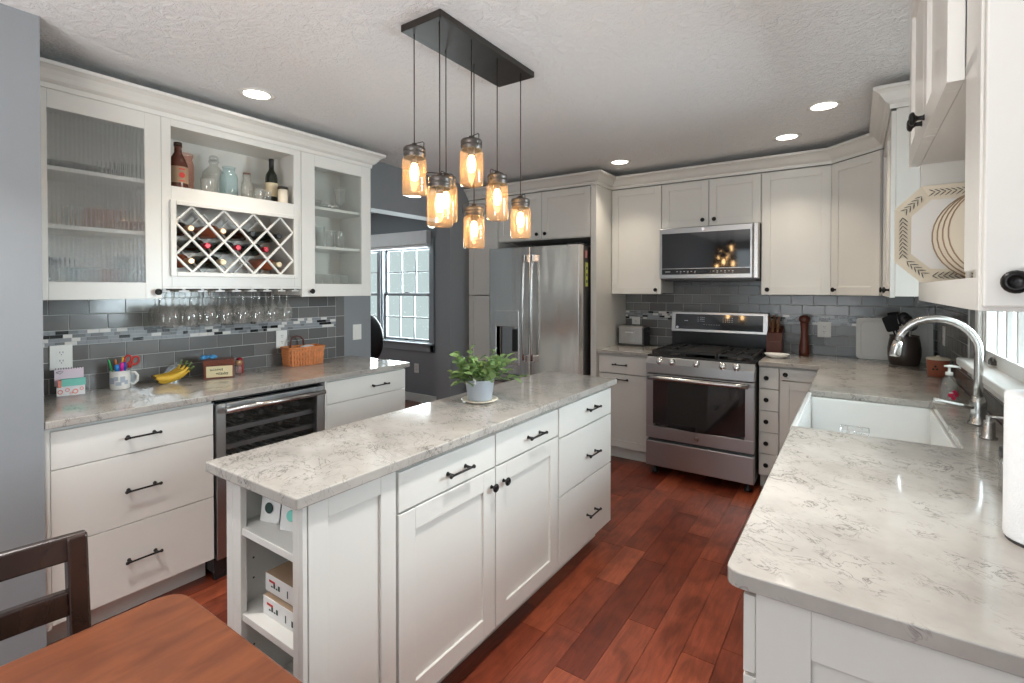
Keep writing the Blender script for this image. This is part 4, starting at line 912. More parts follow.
# ------------------------------------------------------------------ back wall
# tall pantry, fridge surround
r = cab('pantry_cabinet', 'narrow tall white pantry cabinet left of the refrigerator', (-3.168, 3.83, 0), 0, 0.36, 0.65, 0.10, 2.292, 1)
front(r, 'door', 0.002, 0.358, 1.36, 2.285, [('k', 0.32, 1.42)]); front(r, 'door', 0.002, 0.358, 0.11, 1.355, [('k', 0.32, 1.29)])
tag(BX(-1.84, -1.79, 3.83, 4.484, 0, 2.292).build('end_panel', 'paint', None, 0.001), 'tall white end panel between the refrigerator and the toaster counter', 'panel')
r = cab('wall_cabinet', 'white two-door cabinet above the refrigerator', (-2.806, 3.83, 0), 0, 0.965, 0.65, 1.86, 2.292)
front(r, 'door', 0.002, 0.482, 1.865, 2.285, [('k', 0.44, 1.91)]); front(r, 'door', 0.484, 0.963, 1.865, 2.285, [('k', 0.526, 1.91)])
# refrigerator
FX = -2.785; FW = 0.925
r = thing('refrigerator', 'stainless french-door refrigerator with a water dispenser', 'refrigerator', (FX, 3.66, 0), 0)
BX(0.005, FW - 0.005, 0.075, 0.80, 0.02, 1.775).build('body', 'steeldark', r, 0.004)
sp = 0.452
def fdoor(x0, x1, z0, z1, hole=None):
    mb = MB(); prof = rpoly([(x0, 0.072), (x0, 0.0), (x1, 0.0), (x1, 0.072)], [0, 0.012, 0.012, 0], 4)
    if not hole: mb.prism(prof, z0, z1); return mb
    hx0, hx1, hz0, hz1 = hole
    mb.prism(prof, z0, hz0); mb.prism(prof, hz1, z1)
    mb.prism(rpoly([(x0, 0.072), (x0, 0.0), (hx0, 0.0), (hx0, 0.072)], [0, 0.012, 0, 0], 4), hz0, hz1); mb.prism(rpoly([(hx1, 0.072), (hx1, 0.0), (x1, 0.0), (x1, 0.072)], [0, 0, 0.012, 0], 4), hz0, hz1)
    mb.box(hx0, hx1, 0.062, 0.072, hz0, hz1); return mb
hole = (0.085, 0.320, 0.77, 1.08)
dl = fdoor(0, sp - 0.003, 0.66, 1.785, hole).build('door', 'steelv', r)
drr = fdoor(sp + 0.003, FW, 0.66, 1.785).build('door', 'steelv', r)
fz = fdoor(0, FW, 0.07, 0.65).build('freezer_drawer', 'steelv', r)
BX(0.02, FW - 0.02, 0.05, 0.075, 0.02, 0.07).build('kick_grille', 'darkplastic', r)
mb = MB(); mb.box(0.075, 0.33, -0.004, 0.06, 1.08, 1.225); mb.box(0.070, 0.085, -0.004, 0.06, 0.76, 1.08); mb.box(0.32, 0.335, -0.004, 0.06, 0.76, 1.08); mb.box(0.070, 0.335, -0.006, 0.06, 0.745, 0.772)
mb.build('dispenser', 'steelv', dl, 0.003)
BX(0.25, 0.30, 0.01, 0.05, 0.86, 1.06).build('dispenser_paddle', 'darkplastic', dl, 0.004); BX(0.1, 0.24, 0.045, 0.061, 0.78, 1.075).build('dispenser_well', 'steel', dl)
for x, par in ((sp - 0.04, dl), (sp + 0.045, drr)):
    h = MB(); pts = [(x, -0.045 - 0.022 * math.sin(PI * k / 14), 0.80 + 0.90 * k / 14) for k in range(15)]; h.tube(pts, 0.0125, 14); hd = h.build('handle', 'steel', par)
    for z in (0.815, 1.685):
        BX(x - 0.014, x + 0.014, -0.052, 0.002, z - 0.03, z + 0.03).build('handle_bracket', 'chrome', hd, 0.004)
h = MB(); h.tube([(0.08, -0.045, 0.60), (0.46, -0.06, 0.60), (FW - 0.08, -0.045, 0.60)], 0.012, 12); h.tube([(0.1, 0, 0.6), (0.1, -0.045, 0.6)], 0.01, 8); h.tube([(FW - 0.1, 0, 0.6), (FW - 0.1, -0.045, 0.6)], 0.01, 8); h.build('handle', 'steel', fz)
MB().lathe([(0.013, 0), (0.012, 0.002)], (FW - 0.085, 0, 1.655), (0, -1, 0), 20).build('badge', 'chrome', drr)
BX(sp - 0.08, sp + 0.0, 0.02, 0.07, 1.785, 1.80).build('hinge_cover', 'darkplastic', r, 0.003)
BX(FW - 0.12, FW - 0.01, 0.02, 0.12, 1.7855, 1.80).build('hinge_cover', 'darkplastic', r, 0.003)
tag(BX(FX + FW - 0.0045, FX + FW - 0.001, 3.77, 3.805, 1.68, 1.74).build('magnet', 'magnetpink', None, 0.0005), 'small pink magnet high on the refrigerator side', 'magnet')
r = thing('magnetic_notepad', 'yellow-green magnetic notepad on the refrigerator side', 'notepad', (FX + FW - 0.0045, 3.775, 1.44), 0)
BX(0, 0.004, 0, 0.045, 0, 0.20).build('pad', 'magnetyellow', r, 0.0005); mb = MB()
for k in range(3): mb.box(0.0042, 0.0048, 0.012, 0.033, 0.03 + k * 0.055, 0.055 + k * 0.055)
mb.build('picture', 'ink', r)

# wall cabinets on the back wall
UY = 4.14; UD = 0.343
r = cab('wall_cabinet', 'white single-door wall cabinet left of the microwave', (-1.789, UY, 0), 0, 0.448, UD, 1.383, 2.292); front(r, 'door', 0.004, 0.446, 1.375, 2.285, [('k', 0.402, 1.412)])
r = cab('wall_cabinet', 'short white two-door wall cabinet above the microwave', (-1.341, UY, 0), 0, 0.752, UD, 1.915, 2.292); front(r, 'door', 0.002, 0.375, 1.918, 2.285, [('k', 0.332, 1.968)]); front(r, 'door', 0.377, 0.750, 1.918, 2.285, [('k', 0.420, 1.968)])
r = cab('wall_cabinet', 'wide white single-door wall cabinet right of the microwave', (-0.589, UY, 0), 0, 0.447, UD, 1.383, 2.292); front(r, 'door', 0.003, 0.444, 1.375, 2.285, [('k', 0.045, 1.414)])
# diagonal corner cabinet
r = thing('corner_wall_cabinet', 'white diagonal corner wall cabinet beside the wide cabinet', 'cabinet', (-0.141, UY, 0), 0)
mb = MB(); mb.prism([(0.0, 0.343), (0.0, 0.014), (0.266, -0.252), (0.60, -0.252), (0.60, 0.343)], 1.383, 2.292); mb.build('body', 'paint', r, 0.001)
Md = Matrix.Rotation(-PI / 4, 4, 'Z') @ Matrix.Translation((0, -0.012, 0))
dm = shaker(0.004, 0.382, 1.375, 2.285); m2 = MB(Md); m2._add(dm.v, dm.f, dm.sm); do = m2.build('door', 'paint', r, 0.0015)
p1 = Md @ Vector((0.045, 0, 1.414)); knob(p1.x, p1.z, do, p1.y, (-0.707, -0.707, 0))
r = cab('wall_cabinet', 'white wall cabinet on the side wall between the corner cabinet and the sink window', (0.137, 3.885, 0), -90, 0.838, 0.321, 1.383, 2.292)
front(r, 'door', 0.012, 0.424, 1.375, 2.285, [('k', 0.385, 1.414)]); front(r, 'door', 0.427, 0.836, 1.375, 2.285, [('k', 0.797, 1.414)])

# microwave
r = thing('microwave', 'over-the-range stainless microwave with black glass door', 'microwave', (-1.339, 4.08, 0), 0); W = 0.748
BX(0.002, W - 0.002, 0.035, 0.40, 1.492, 1.912).build('body', 'steeldark', r, 0.002)
BX(0, W - 0.045, 0.0, 0.034, 1.502, 1.912).build('door', 'steelh', r, 0.004)
dd = kids(r)[-1]
BX(0.022, W - 0.062, -0.003, 0.001, 1.585, 1.868).build('window', 'blackglass', dd, 0.001)
BX(0.022, W - 0.062, -0.002, 0.001, 1.535, 1.580).build('control_strip', 'blackenamel', dd, 0.001)
mb = MB()
for k in range(16):
    if k in (6, 7): continue
    mb.box(0.14 + k * 0.028, 0.152 + k * 0.028, -0.0026, -0.002, 1.556, 1.562); 
    if k % 2: mb.box(0.14 + k * 0.028, 0.150 + k * 0.028, -0.0026, -0.002, 1.546, 1.550)
mb.box(0.05, 0.09, -0.0026, -0.002, 1.555, 1.561)
mb.build('touch_icons', 'display', dd)
BX(0.30, 0.40, -0.0026, -0.0018, 1.545, 1.572).build('display', 'blackglass', dd)
h = MB(); h.prism(rpoly([(W - 0.043, 0.034), (W - 0.043, -0.02), (W - 0.002, -0.02), (W - 0.002, 0.034)], [0, 0.012, 0.012, 0], 4), 1.502, 1.912); h.build('handle', 'steel', r, 0.002)
MB().lathe([(0.014, 0), (0.013, 0.002)], (0.345, 0.0, 1.89), (0, -1, 0), 18).build('badge', 'chrome', dd)
BX(0.03, W - 0.03, 0.04, 0.38, 1.482, 1.492).build('vent_grille', 'darkplastic', r)

# base cabinets, back
BY = 3.87; BD = 0.60
r = cab('base_cabinet', 'white base cabinet with one drawer over a door, between refrigerator and range', (-1.788, BY, 0), 0, 0.446, BD, 0.105, 0.882, 1)
front(r, 'drawer', 0.003, 0.444, 0.722, 0.866, [('p', 0.20, 0.797, 0.12)]); o = front(r, 'door', 0.003, 0.444, 0.115, 0.718, [('p', 0.21, 0.678, 0.12)])
r = cab('spice_drawer_cabinet', 'narrow white base cabinet with a column of five small drawers', (-0.560, BY, 0), 0, 0.128, BD, 0.105, 0.882, 1)
for k in range(5): z1 = 0.872 - k * 0.1525; front(r, 'drawer', 0.002, 0.126, z1 - 0.151, z1, [('k', 0.050, z1 - 0.073)])
r = cab('base_cabinet', 'narrow white corner base cabinet door right of the small drawers', (-0.431, BY, 0), 0, 0.236, BD, 0.105, 0.882, 1)
front(r, 'sdrawer', 0.002, 0.234, 0.790, 0.872, [('k', 0.038, 0.833)]); front(r, 'door', 0.002, 0.234, 0.115, 0.787, None)
slab_counter('countertop', 'short quartz countertop under the toaster, left of the range', [(-1.788, 3.84), (-1.336, 3.84), (-1.336, 4.474), (-1.788, 4.474)])
slab_counter('countertop', 'large L-shaped quartz countertop around the sink, under the window', rpoly([(-0.192, 0.955), (0.450, 0.955), (0.450, 4.474), (-0.558, 4.474), (-0.558, 3.84), (-0.192, 3.84), (-0.192, 2.895), (0.285, 2.895), (0.285, 2.10), (-0.192, 2.10)], [0.03, 0, 0, 0, 0, 0, 0.004, 0.015, 0.015, 0.004]))

# range
r = thing('gas_range', 'stainless gas range with black cooktop and oven window', 'range', (-1.326, 3.735, 0), 0); W = 0.758
BX(0.004, W - 0.004, 0.045, 0.735, 0.06, 0.885).build('body', 'steeldark', r, 0.002)
od = MB(); od.box(0.0, W, 0.0, 0.044, 0.285, 0.375); od.box(0, W, 0, 0.044, 0.742, 0.772); od.box(0, 0.062, 0, 0.044, 0.375, 0.742); od.box(W - 0.062, W, 0, 0.044, 0.375, 0.742); od = od.build('oven_door', 'steelh', r, 0.003)
win = MB(); win.prism([(0.056, 0.766), (0.056, 0.395)] + [(0.056 + 0.646 * k / 10, 0.395 - 0.022 * math.sin(PI * k / 10)) for k in range(1, 10)] + [(W - 0.056, 0.395), (W - 0.056, 0.766)], -0.004, 0.004, 'y'); win.build('oven_window', 'ovenglass2' if 'ovenglass2' in M else 'blackglass', od)
h = MB(); h.tube([(0.03, -0.045, 0.752)] + [(0.03 + (W - 0.06) * k / 8, -0.048 - 0.012 * math.sin(PI * k / 8), 0.752) for k in range(1, 8)] + [(W - 0.03, -0.045, 0.752)], 0.0165, 14); h.tube([(0.05, 0, 0.752), (0.05, -0.045, 0.752)], 0.011, 10); h.tube([(W - 0.05, 0, 0.752), (W - 0.05, -0.045, 0.752)], 0.011, 10); h.build('handle', 'steel', od)
lg = MB(); lg.lathe([(0.017, 0), (0.016, 0.002)], (0.379, 0, 0.325), (0, -1, 0), 22); lg = lg.build('badge', 'chrome', od)
m_ = MB(); m_.tube([(0.372, -0.0024, 0.332), (0.366, -0.0024, 0.325), (0.372, -0.0024, 0.318), (0.379, -0.0024, 0.325), (0.386, -0.0024, 0.332), (0.392, -0.0024, 0.325), (0.386, -0.0024, 0.318)], 0.0012, 5); m_.build('monogram', 'steeldark', lg)
dw = MB(); dw.box(0.0, W, 0.0, 0.044, 0.072, 0.262); dw.build('storage_drawer', 'steelh', r, 0.004)
cp = MB(); cp.prism([(0.0, 0.780), (0.0, 0.852), (0.03, 0.900), (0.08, 0.900), (0.08, 0.780)], 0.0, W, 'x'); cp = cp.build('control_panel', 'steelh', r, 0.003)
for x in (0.103, 0.196, 0.372, 0.553, 0.645):
    k = MB(); nrm = Vector((0, -0.88, 0.48)).normalized()
    k.lathe([(0.026, 0), (0.026, 0.004), (0.021, 0.006), (0.020, 0.024), (0.017, 0.028), (0.001, 0.0285)], (x, 0.010, 0.868), nrm, 22); c_ = Vector((x, 0.010, 0.868)) + nrm * 0.03
    k.box(x - 0.003, x + 0.003, c_.y - 0.003, c_.y + 0.002, c_.z - 0.012, c_.z + 0.012); k.build('knob', 'silverplastic', r)
ct = MB(); ct.box(0.0, W, 0.03, 0.68, 0.885, 0.905); ct.box(0, W, 0.03, 0.06, 0.900, 0.916); ct = ct.build('cooktop', 'blackenamel', r, 0.004)
for x, y, rr in ((0.15, 0.19, 0.045), (0.15, 0.49, 0.036), (0.379, 0.34, 0.05), (0.61, 0.19, 0.05), (0.61, 0.49, 0.036)):
    MB().lathe([(rr * 1.2, 0.905), (rr * 1.2, 0.912), (rr, 0.914), (rr, 0.924), (rr * 0.85, 0.927), (0.001, 0.927)], (x, y, 0), seg=20).build('burner', 'castiron', r)
for gi, (a, b) in enumerate(((0.02, 0.255), (0.26, 0.498), (0.503, 0.738))):
    g = MB(); t = 0.007
    for yy in (0.08, 0.34, 0.60): g.box(a, b, yy - t, yy + t, 0.932, 0.948)
    for xx in (a + t, (a + b) / 2, b - t): g.box(xx - t, xx + t, 0.08, 0.60, 0.932, 0.948)
    for yy in (0.19, 0.47): g.box(a + 0.03, b - 0.03, yy - t * 0.7, yy + t * 0.7, 0.934, 0.946)
    for xx in (a + t, b - t):
        for yy in (0.08, 0.60): g.box(xx - t, xx + t, yy - t, yy + t, 0.905, 0.935)
    if gi == 1: g.box(a + 0.01, b - 0.01, 0.09, 0.59, 0.948, 0.954)
    g.build('grate', 'castiron', r, 0.002)
bgd = MB(); bgd.box(0.0, W, 0.655, 0.735, 0.905, 1.09); bgd.build('back_riser', 'blackenamel', r, 0.003)
bp = MB(); bp.prism([(0.630, 1.055), (0.650, 1.225), (0.735, 1.225), (0.735, 1.055)], 0.0, W, 'x'); bp = bp.build('backguard', 'steelh', r, 0.004)
Mt = Matrix.Translation((0, 0.630, 1.055)) @ Matrix.Rotation(-math.atan2(0.02, 0.17), 4, 'X')
m_ = MB(Mt); m_.box(0.035, W - 0.035, -0.003, 0.002, 0.022, 0.150); m_.build('control_glass', 'blackglass', bp)
m_ = MB(Mt)
for gx, n_ in ((0.22, 3), (0.25, 2), (0.42, 3), (0.47, 2)):
    for i in range(n_):
        for j in range(3): m_.box(gx + i * 0.018, gx + i * 0.018 + 0.009, -0.0036, -0.003, 0.09 + j * 0.016, 0.095 + j * 0.016)
for i in range(7): m_.box(0.27 + i * 0.02, 0.278 + i * 0.02, -0.0036, -0.003, 0.062, 0.067)
m_.box(0.11, 0.14, -0.0036, -0.003, 0.09, 0.097); m_.build('touch_icons', 'display', bp)
m_ = MB(Mt); m_.lathe([(0.012, 0), (0.011, 0.001)], (0.052, -0.003, 0.035), (0, -1, 0), 14); m_.build('badge', 'chrome', bp)
for x in (0.05, W - 0.05):
    for y in (0.08, 0.66): MB().lathe([(0.025, 0), (0.025, 0.012), (0.014, 0.018), (0.014, 0.062)], (x, y, 0), seg=14).build('foot', 'darkplastic', r)

# toaster
r = thing('toaster', 'stainless long-slot toaster on the counter left of the range', 'toaster', (-1.76, 4.215, CT), 0)
m_ = MB(); m_.prism(rpoly([(0, 0.015), (0.15, 0.015), (0.15, 0.185), (0, 0.185)], [0.004, 0.004, 0.035, 0.035], 5), 0.012, 0.228, 'x'); m_.build('shell', 'steel', r, 0.003)
m_ = MB(); m_.prism(rpoly([(-0.004, 0.0), (0.154, 0.0), (0.154, 0.02), (-0.004, 0.02)], 0.004, 3), 0.0, 0.245, 'x'); m_.box(0.0, 0.012, 0.002, 0.148, 0.02, 0.16); m_.box(0.228, 0.242, 0.002, 0.148, 0.02, 0.165); m_.build('base', 'darkplastic', r, 0.003)
m_ = MB(); m_.box(0.03, 0.21, 0.045, 0.065, 0.183, 0.1862); m_.box(0.03, 0.21, 0.09, 0.11, 0.183, 0.1862); m_.build('slots', 'darkplastic', r)
BX(0.242, 0.262, 0.055, 0.095, 0.11, 0.125).build('lever', 'darkplastic', r, 0.003); BX(0.07, 0.15, -0.0025, 0.0, 0.115, 0.127).build('brand_strip', 'chrome', r, 0.001)

# knife block, bowl, mill
r = thing('knife_block', 'red-brown wooden knife block with wooden handled knives, right of the range', 'knife block', (-0.52, 4.30, CT), 0)
m_ = MB(); m_.prism([(0.0, 0.0), (0.14, 0.0), (0.14, 0.215), (0.02, 0.165), (-0.005, 0.10)], -0.05, 0.055, 'x'); m_.build('block', 'redwood', r, 0.003)
for k, (x, y, z) in enumerate(((-0.028, 0.105, 0.19), (0.0, 0.115, 0.195), (0.028, 0.10, 0.185), (-0.012, 0.05, 0.165), (0.02, 0.045, 0.165))):
    o = thing('kitchen_knife', 'wooden handled knife in the block, %s' % ('back left', 'back centre', 'back right', 'front left', 'front right')[k], 'knife', (-0.52 + x, 4.30 + y, CT + z - 0.005), 0, 'knives in the block'); o.rotation_euler = (0.30, 0.12 * (k - 2) * 0.5, 0)
    BX(-0.0012, 0.0012, -0.01, 0.01, -0.08, 0.012).build('blade', 'chrome', o); m_ = MB(); m_.prism(rpoly([(-0.012, 0.012), (0.012, 0.012), (0.014, 0.11), (-0.012, 0.118)], 0.005, 3), -0.008, 0.008, 'x'); m_.build('handle', 'knifewood', o, 0.003)
o = bowl('oval_dish', 'small white oval dish in front of the knife block', (-0.475, 4.10, CT), 0.085, 0.032, 'whitecer', cat='dish'); o.scale = (1, 0.7, 1)
r = lathe_thing('pepper_mill', 'tall dark wood pepper mill beside the knife block', 'pepper mill', (-0.318, 4.34, CT), [('mill_body', 'redwood2' if 'redwood2' in M else 'redwood', [(0.036, 0), (0.036, 0.035), (0.033, 0.045), (0.036, 0.055), (0.033, 0.075), (0.026, 0.13), (0.023, 0.18), (0.024, 0.215), (0.029, 0.245), (0.029, 0.25)]), ('mill_head', 'redwood', [(0.029, 0.252), (0.036, 0.262), (0.038, 0.28), (0.034, 0.296), (0.018, 0.304), (0.006, 0.308)])])
# cutting boards, crock, pot
def cboard(name, label, loc, w_, h_, tilt, mat, rz=0, rad=0.03):
    o = thing(name, label, 'cutting board', loc, rz); o.rotation_euler = (tilt, 0, math.radians(rz))
    m_ = MB(); m_.prism(rpoly([(0, 0), (w_, 0), (w_, h_), (0, h_)], rad, 5), 0, 0.010, 'y'); m_.build('board', mat, o, 0.002)
    i = 0.028; m_ = MB(); pp = rpoly([(i, i), (w_ - i, i), (w_ - i, h_ - i), (i, h_ - i)], rad, 5); m_.tube([(p[0], 0.0, p[1]) for p in pp + [pp[0]]], 0.0028, 6, False); m_.build('juice_rim', mat, o)
    return o
cboard('cutting_board', 'large white cutting board leaning on the tiles behind the crock', (0.004, 4.395, CT + 0.001), 0.30, 0.30, -0.20, 'board')
cboard('cutting_board', 'smaller grey cutting board leaning in the corner right of the crock', (0.31, 4.40, CT + 0.001), 0.13, 0.27, -0.18, 'board', 0, 0.012)
uc = lathe_thing('utensil_crock', 'brown stoneware crock holding cooking utensils in the corner', 'crock', (0.268, 4.20, CT), [('crock_body', 'crock', [(0.085, 0), (0.092, 0.006), (0.103, 0.07), (0.103, 0.12), (0.094, 0.175), (0.088, 0.20), (0.092, 0.212), (0.086, 0.212), (0.082, 0.19), (0.09, 0.12), (0.08, 0.012), (0.001, 0.012)], True, False)])
uc.scale = (0.88, 0.88, 0.93)
def utensil(label, cat, lean, rz, ln, kind, mat):
    o = thing(kind, label, cat, (0.268, 4.20, CT + 0.014), 0, 'utensils in the crock'); o.rotation_euler = (lean[0], lean[1], rz)
    MB().tube([(0, 0, 0), (0, 0, ln)], [0.006, 0.005], 8).build('shaft', mat, o)
    m_ = MB()
    if kind == 'spatula': m_.prism(rpoly([(-0.036, ln - 0.005), (0.036, ln - 0.005), (0.043, ln + 0.10), (-0.043, ln + 0.10)], 0.015, 4), -0.003, 0.003, 'y')
    elif kind == 'slotted_turner':
        for k in range(5): m_.box(-0.034 + k * 0.015, -0.026 + k * 0.015, -0.002, 0.002, ln, ln + 0.08)
        m_.box(-0.036, 0.036, -0.002, 0.002, ln - 0.008, ln + 0.006); m_.box(-0.036, 0.036, -0.002, 0.002, ln + 0.075, ln + 0.09)
    else: m_.sphere((0, 0, ln + 0.035), 0.034, 14, 9, (1, 0.4, 1.25))
    m_.build('head', mat, o, 0.001)
utensil('wide black spatula leaning left out of the crock', 'spatula', (0.05, -0.30), 0.3, 0.225, 'spatula', 'darkplastic')
utensil('black slotted turner leaning left behind the spatula', 'turner', (-0.10, -0.16), 0.5, 0.25, 'slotted_turner', 'darkplastic')
utensil('black spoon standing upright in the crock', 'spoon', (0.03, 0.06), 0.6, 0.24, 'cooking_spoon', 'darkplastic')
utensil('steel ladle in front of the black spoon in the crock', 'ladle', (0.16, 0.10), 0.4, 0.225, 'ladle', 'chrome')
utensil('second black spoon at the back of the crock', 'spoon', (-0.12, 0.0), 0.0, 0.26, 'cooking_spoon', 'darkplastic')
r = tp = lathe_thing('terracotta_pot', 'small terracotta pot with a cream lid near the window', 'pot', (0.395, 3.76, CT), [('pot_body', 'terracotta', [(0.055, 0), (0.060, 0.004), (0.066, 0.11), (0.068, 0.118)]), ('lid', 'cream', [(0.069, 0.118), (0.069, 0.128), (0.05, 0.136), (0.012, 0.138), (0.012, 0.146), (0.002, 0.147)])])
tp.scale = (0.8, 0.8, 0.82)
m_ = MB()
for a in (-1.9, -2.1, -1.75): c = Vector((math.cos(a), math.sin(a), 0)); m_.sphere(tuple(c * 0.064 + Vector((0, 0, 0.055 + 0.02 * math.sin(a * 9)))), 0.007, 8, 6)
m_.build('decoration', 'ink', r)

# ------------------------------------------------------------------ right run (local x -> world -Y, faces -X)
r = thing('base_cabinet', 'white base cabinet with a shaker end panel under the near end of the counter', 'cabinet', (-0.165, 2.082, 0), -90)
Wr = 1.102
carcass(Wr - 0.004, 0.61, 0.105, 0.882, 1).build('body', 'paint', r, 0.001)
front(r, 'sdrawer', 0.62, Wr, 0.722, 0.866, [('p', 0.87, 0.797, 0.12)]); front(r, 'door', 0.62, Wr, 0.115, 0.718, [('k', 0.66, 0.66)]); front(r, 'sdrawer', 0.003, 0.617, 0.722, 0.866, [('p', 0.3, 0.797, 0.12)]); front(r, 'door', 0.003, 0.617, 0.115, 0.718, [('k', 0.57, 0.66)])
Me = Matrix.Translation((Wr, 0.021, 0)) @ Matrix.Rotation(PI / 2, 4, 'Z')
sm_ = shaker(0.0, 0.59, 0.0, 0.880, w_=0.085); m_ = MB(Me @ Matrix.Translation((0, -0.012, 0))); m_._add(sm_.v, sm_.f, sm_.sm); m_.build('end_panel', 'paint', r, 0.0015)
r = cab('base_cabinet', 'white sink base cabinet under the farmhouse sink', (-0.165, 2.913, 0), -90, 0.829, 0.61, 0.105, 0.645, 1)
front(r, 'door', 0.002, 0.413, 0.115, 0.638, [('k', 0.37, 0.58)]); front(r, 'door', 0.415, 0.827, 0.115, 0.638, [('k', 0.46, 0.58)])
r = cab('base_cabinet', 'white base cabinet between the farmhouse sink and the back corner', (-0.165, 3.847, 0), -90, 0.930, 0.60, 0.105, 0.882, 1)
front(r, 'door', 0.003, 0.465, 0.115, 0.87, [('k', 0.43, 0.81)]); front(r, 'door', 0.468, 0.928, 0.115, 0.87, [('k', 0.50, 0.81)])
# sink
r = thing('farmhouse_sink', 'white fireclay apron-front sink set into the right counter', 'sink', (0, 0, 0), 0)
def sinkmesh():
    m_ = MB(); x0, x1, y0, y1 = -0.200, 0.300, 2.085, 2.910; zt = 0.882; zb = 0.65; t = 0.022
    m_.box(x0, x0 + t, 2.103, 2.892, zb, 0.903)                                     # apron
    m_.box(x0 + t, x1, y0 + 0.0, 2.085 + t, zb, zt); m_.box(x0 + t, x1, y1 - t, y1, zb, zt); m_.box(x1 - t, x1, y0, y1, zb, zt); m_.box(x0 + t, x1 - t, y0 + t, y1 - t, zb, zb + t)
    return m_
sk = sinkmesh().build('basin', 'fireclay', r, 0.006, 3)
m_ = MB(); cx, cy = 0.02, 2.55
m_.lathe([(0.055, 0.672), (0.055, 0.675), (0.045, 0.677), (0.03, 0.674)], (cx, cy, 0), seg=24); m_.build('drain', 'chrome', r)
tag(MB().build('x', 'chrome'), None); D.objects.remove(D.objects['x'])
m_ = MB()
for k in range(5): m_.tube([(-0.055 + k * 0.0275, -0.055, 0.1), (-0.055 + k * 0.0275, -0.055, 0.0025), (-0.055 + k * 0.0275, 0.055, 0.0025), (-0.055 + k * 0.0275, 0.055, 0.1)], 0.0022, 6)
for z in (0.04, 0.1):
    m_.tube([(-0.055, -0.055, z), (0.055, -0.055, z), (0.055, 0.055, z), (-0.055, 0.055, z), (-0.055, -0.055, z)], 0.0028, 6)
o = m_.build('wire_caddy', 'chrome'); o.location = (0.0, 2.78, 0.672); tag(o, 'small chrome wire caddy standing in the sink', 'sink caddy')

# faucet
r = thing('faucet', 'brushed steel gooseneck faucet behind the sink', 'faucet', (0.378, 2.50, CT), 0)
MB().lathe([(0.030, 0), (0.030, 0.008), (0.024, 0.014), (0.022, 0.05), (0.024, 0.085), (0.020, 0.095), (0.016, 0.105)], seg=24).build('base', 'satin', r)
pts = [(0, 0, 0.08), (0, 0, 0.16), (0, 0, 0.255)] + [(-0.122 + 0.122 * math.cos(a), 0, 0.270 + 0.120 * math.sin(a)) for a in [PI * k / 14 for k in range(0, 13)]]
e = pts[-1]; pts += [(e[0] - 0.006, 0, e[2] - 0.025)]
MB().tube(pts, 0.0135, 16).build('spout', 'satin', r)
e = pts[-1]; MB().tube([e, (e[0] - 0.003, 0, e[2] - 0.012), (e[0] - 0.011, 0, e[2] - 0.052), (e[0] - 0.012, 0, e[2] - 0.060)], [0.0145, 0.017, 0.020, 0.018], 18).build('spray_head', 'satin', r)
MB().tube([(-0.015, -0.01, 0.066), (-0.05, -0.012, 0.068), (-0.085, -0.012, 0.072), (-0.125, -0.012, 0.078), (-0.132, -0.012, 0.079)], [0.009, 0.008, 0.008, 0.0115, 0.009], 12).build('lever', 'satin', r)
r = thing('soap_dispenser', 'dark metal built-in soap pump to the right of the faucet', 'soap dispenser', (0.372, 2.285, CT), 0)
MB().lathe([(0.024, 0), (0.024, 0.006), (0.018, 0.01), (0.0165, 0.055), (0.013, 0.062), (0.008, 0.064), (0.008, 0.078)], seg=20).build('pump_body', 'steel', r)
MB().tube([(0, 0, 0.074), (0.03, -0.015, 0.078), (0.075, -0.03, 0.072)], [0.006, 0.005, 0.004], 10).build('nozzle', 'chrome', r)
r = thing('soap_bottle', 'clear hand soap bottle with a white pump and red label', 'soap bottle', (0.345, 2.90 + 0.02, CT), 0)
m_ = MB(); m_.lathe([(0.030, 0), (0.033, 0.004), (0.032, 0.06), (0.024, 0.10), (0.013, 0.118), (0.012, 0.125)], seg=24); m_.build('bottle_body', 'clearjar', r)
m_ = MB(); m_.lathe([(0.014, 0.122), (0.014, 0.135), (0.005, 0.137), (0.005, 0.155), (0.010, 0.157), (0.010, 0.163)], seg=16); m_.tube([(-0.018, 0, 0.160), (0.0, 0, 0.162), (0.034, 0, 0.160), (0.038, 0, 0.152)], [0.004, 0.006, 0.005, 0.003], 8); m_.build('pump', 'whitecer', r)
for k, a in enumerate((-0.9, -1.15)): pass
m_ = MB()
for a, z, q in ((-1.1, 0.05, 0.011), (-1.5, 0.038, 0.010), (-0.75, 0.04, 0.010), (-1.2, 0.025, 0.009)): c = Vector((math.cos(a), math.sin(a), 0)); m_.lathe([(q, 0), (q * 0.9, 0.0008)], tuple(c * 0.0325 + Vector((0, 0, z))), tuple(c), 14)
m_.build('label_flowers', 'salmonsoap', r)
m_ = MB(); m_.box(-0.004, 0.010, -0.0345, -0.033, 0.046, 0.051); m_.build('label_marks', 'whitepaper', r)
r = lathe_thing('glass_canister', 'clear glass jar with a dark knobbed lid behind the paper towels', 'jar', (0.336, 1.70, CT), [('jar_glass', 'clearjar', [(0.036, 0), (0.040, 0.004), (0.041, 0.075), (0.036, 0.09)]), ('lid', 'steeldark', [(0.040, 0.09), (0.040, 0.112), (0.03, 0.116), (0.012, 0.12), (0.010, 0.135), (0.014, 0.142), (0.010, 0.15)])])
r = lathe_thing('paper_towel_roll', 'white paper towel roll standing upright on the right counter', 'paper towels', (0.312, 1.40, CT), [('holder_base', 'steeldark', [(0.058, 0), (0.058, 0.006)]), ('roll', 'towel', [(0.0605, 0.007), (0.061, 0.01), (0.061, 0.292), (0.060, 0.295), (0.02, 0.295)]), ('holder_post', 'steel', [(0.005, 0.29), (0.005, 0.325), (0.009, 0.33), (0.006, 0.34)])])

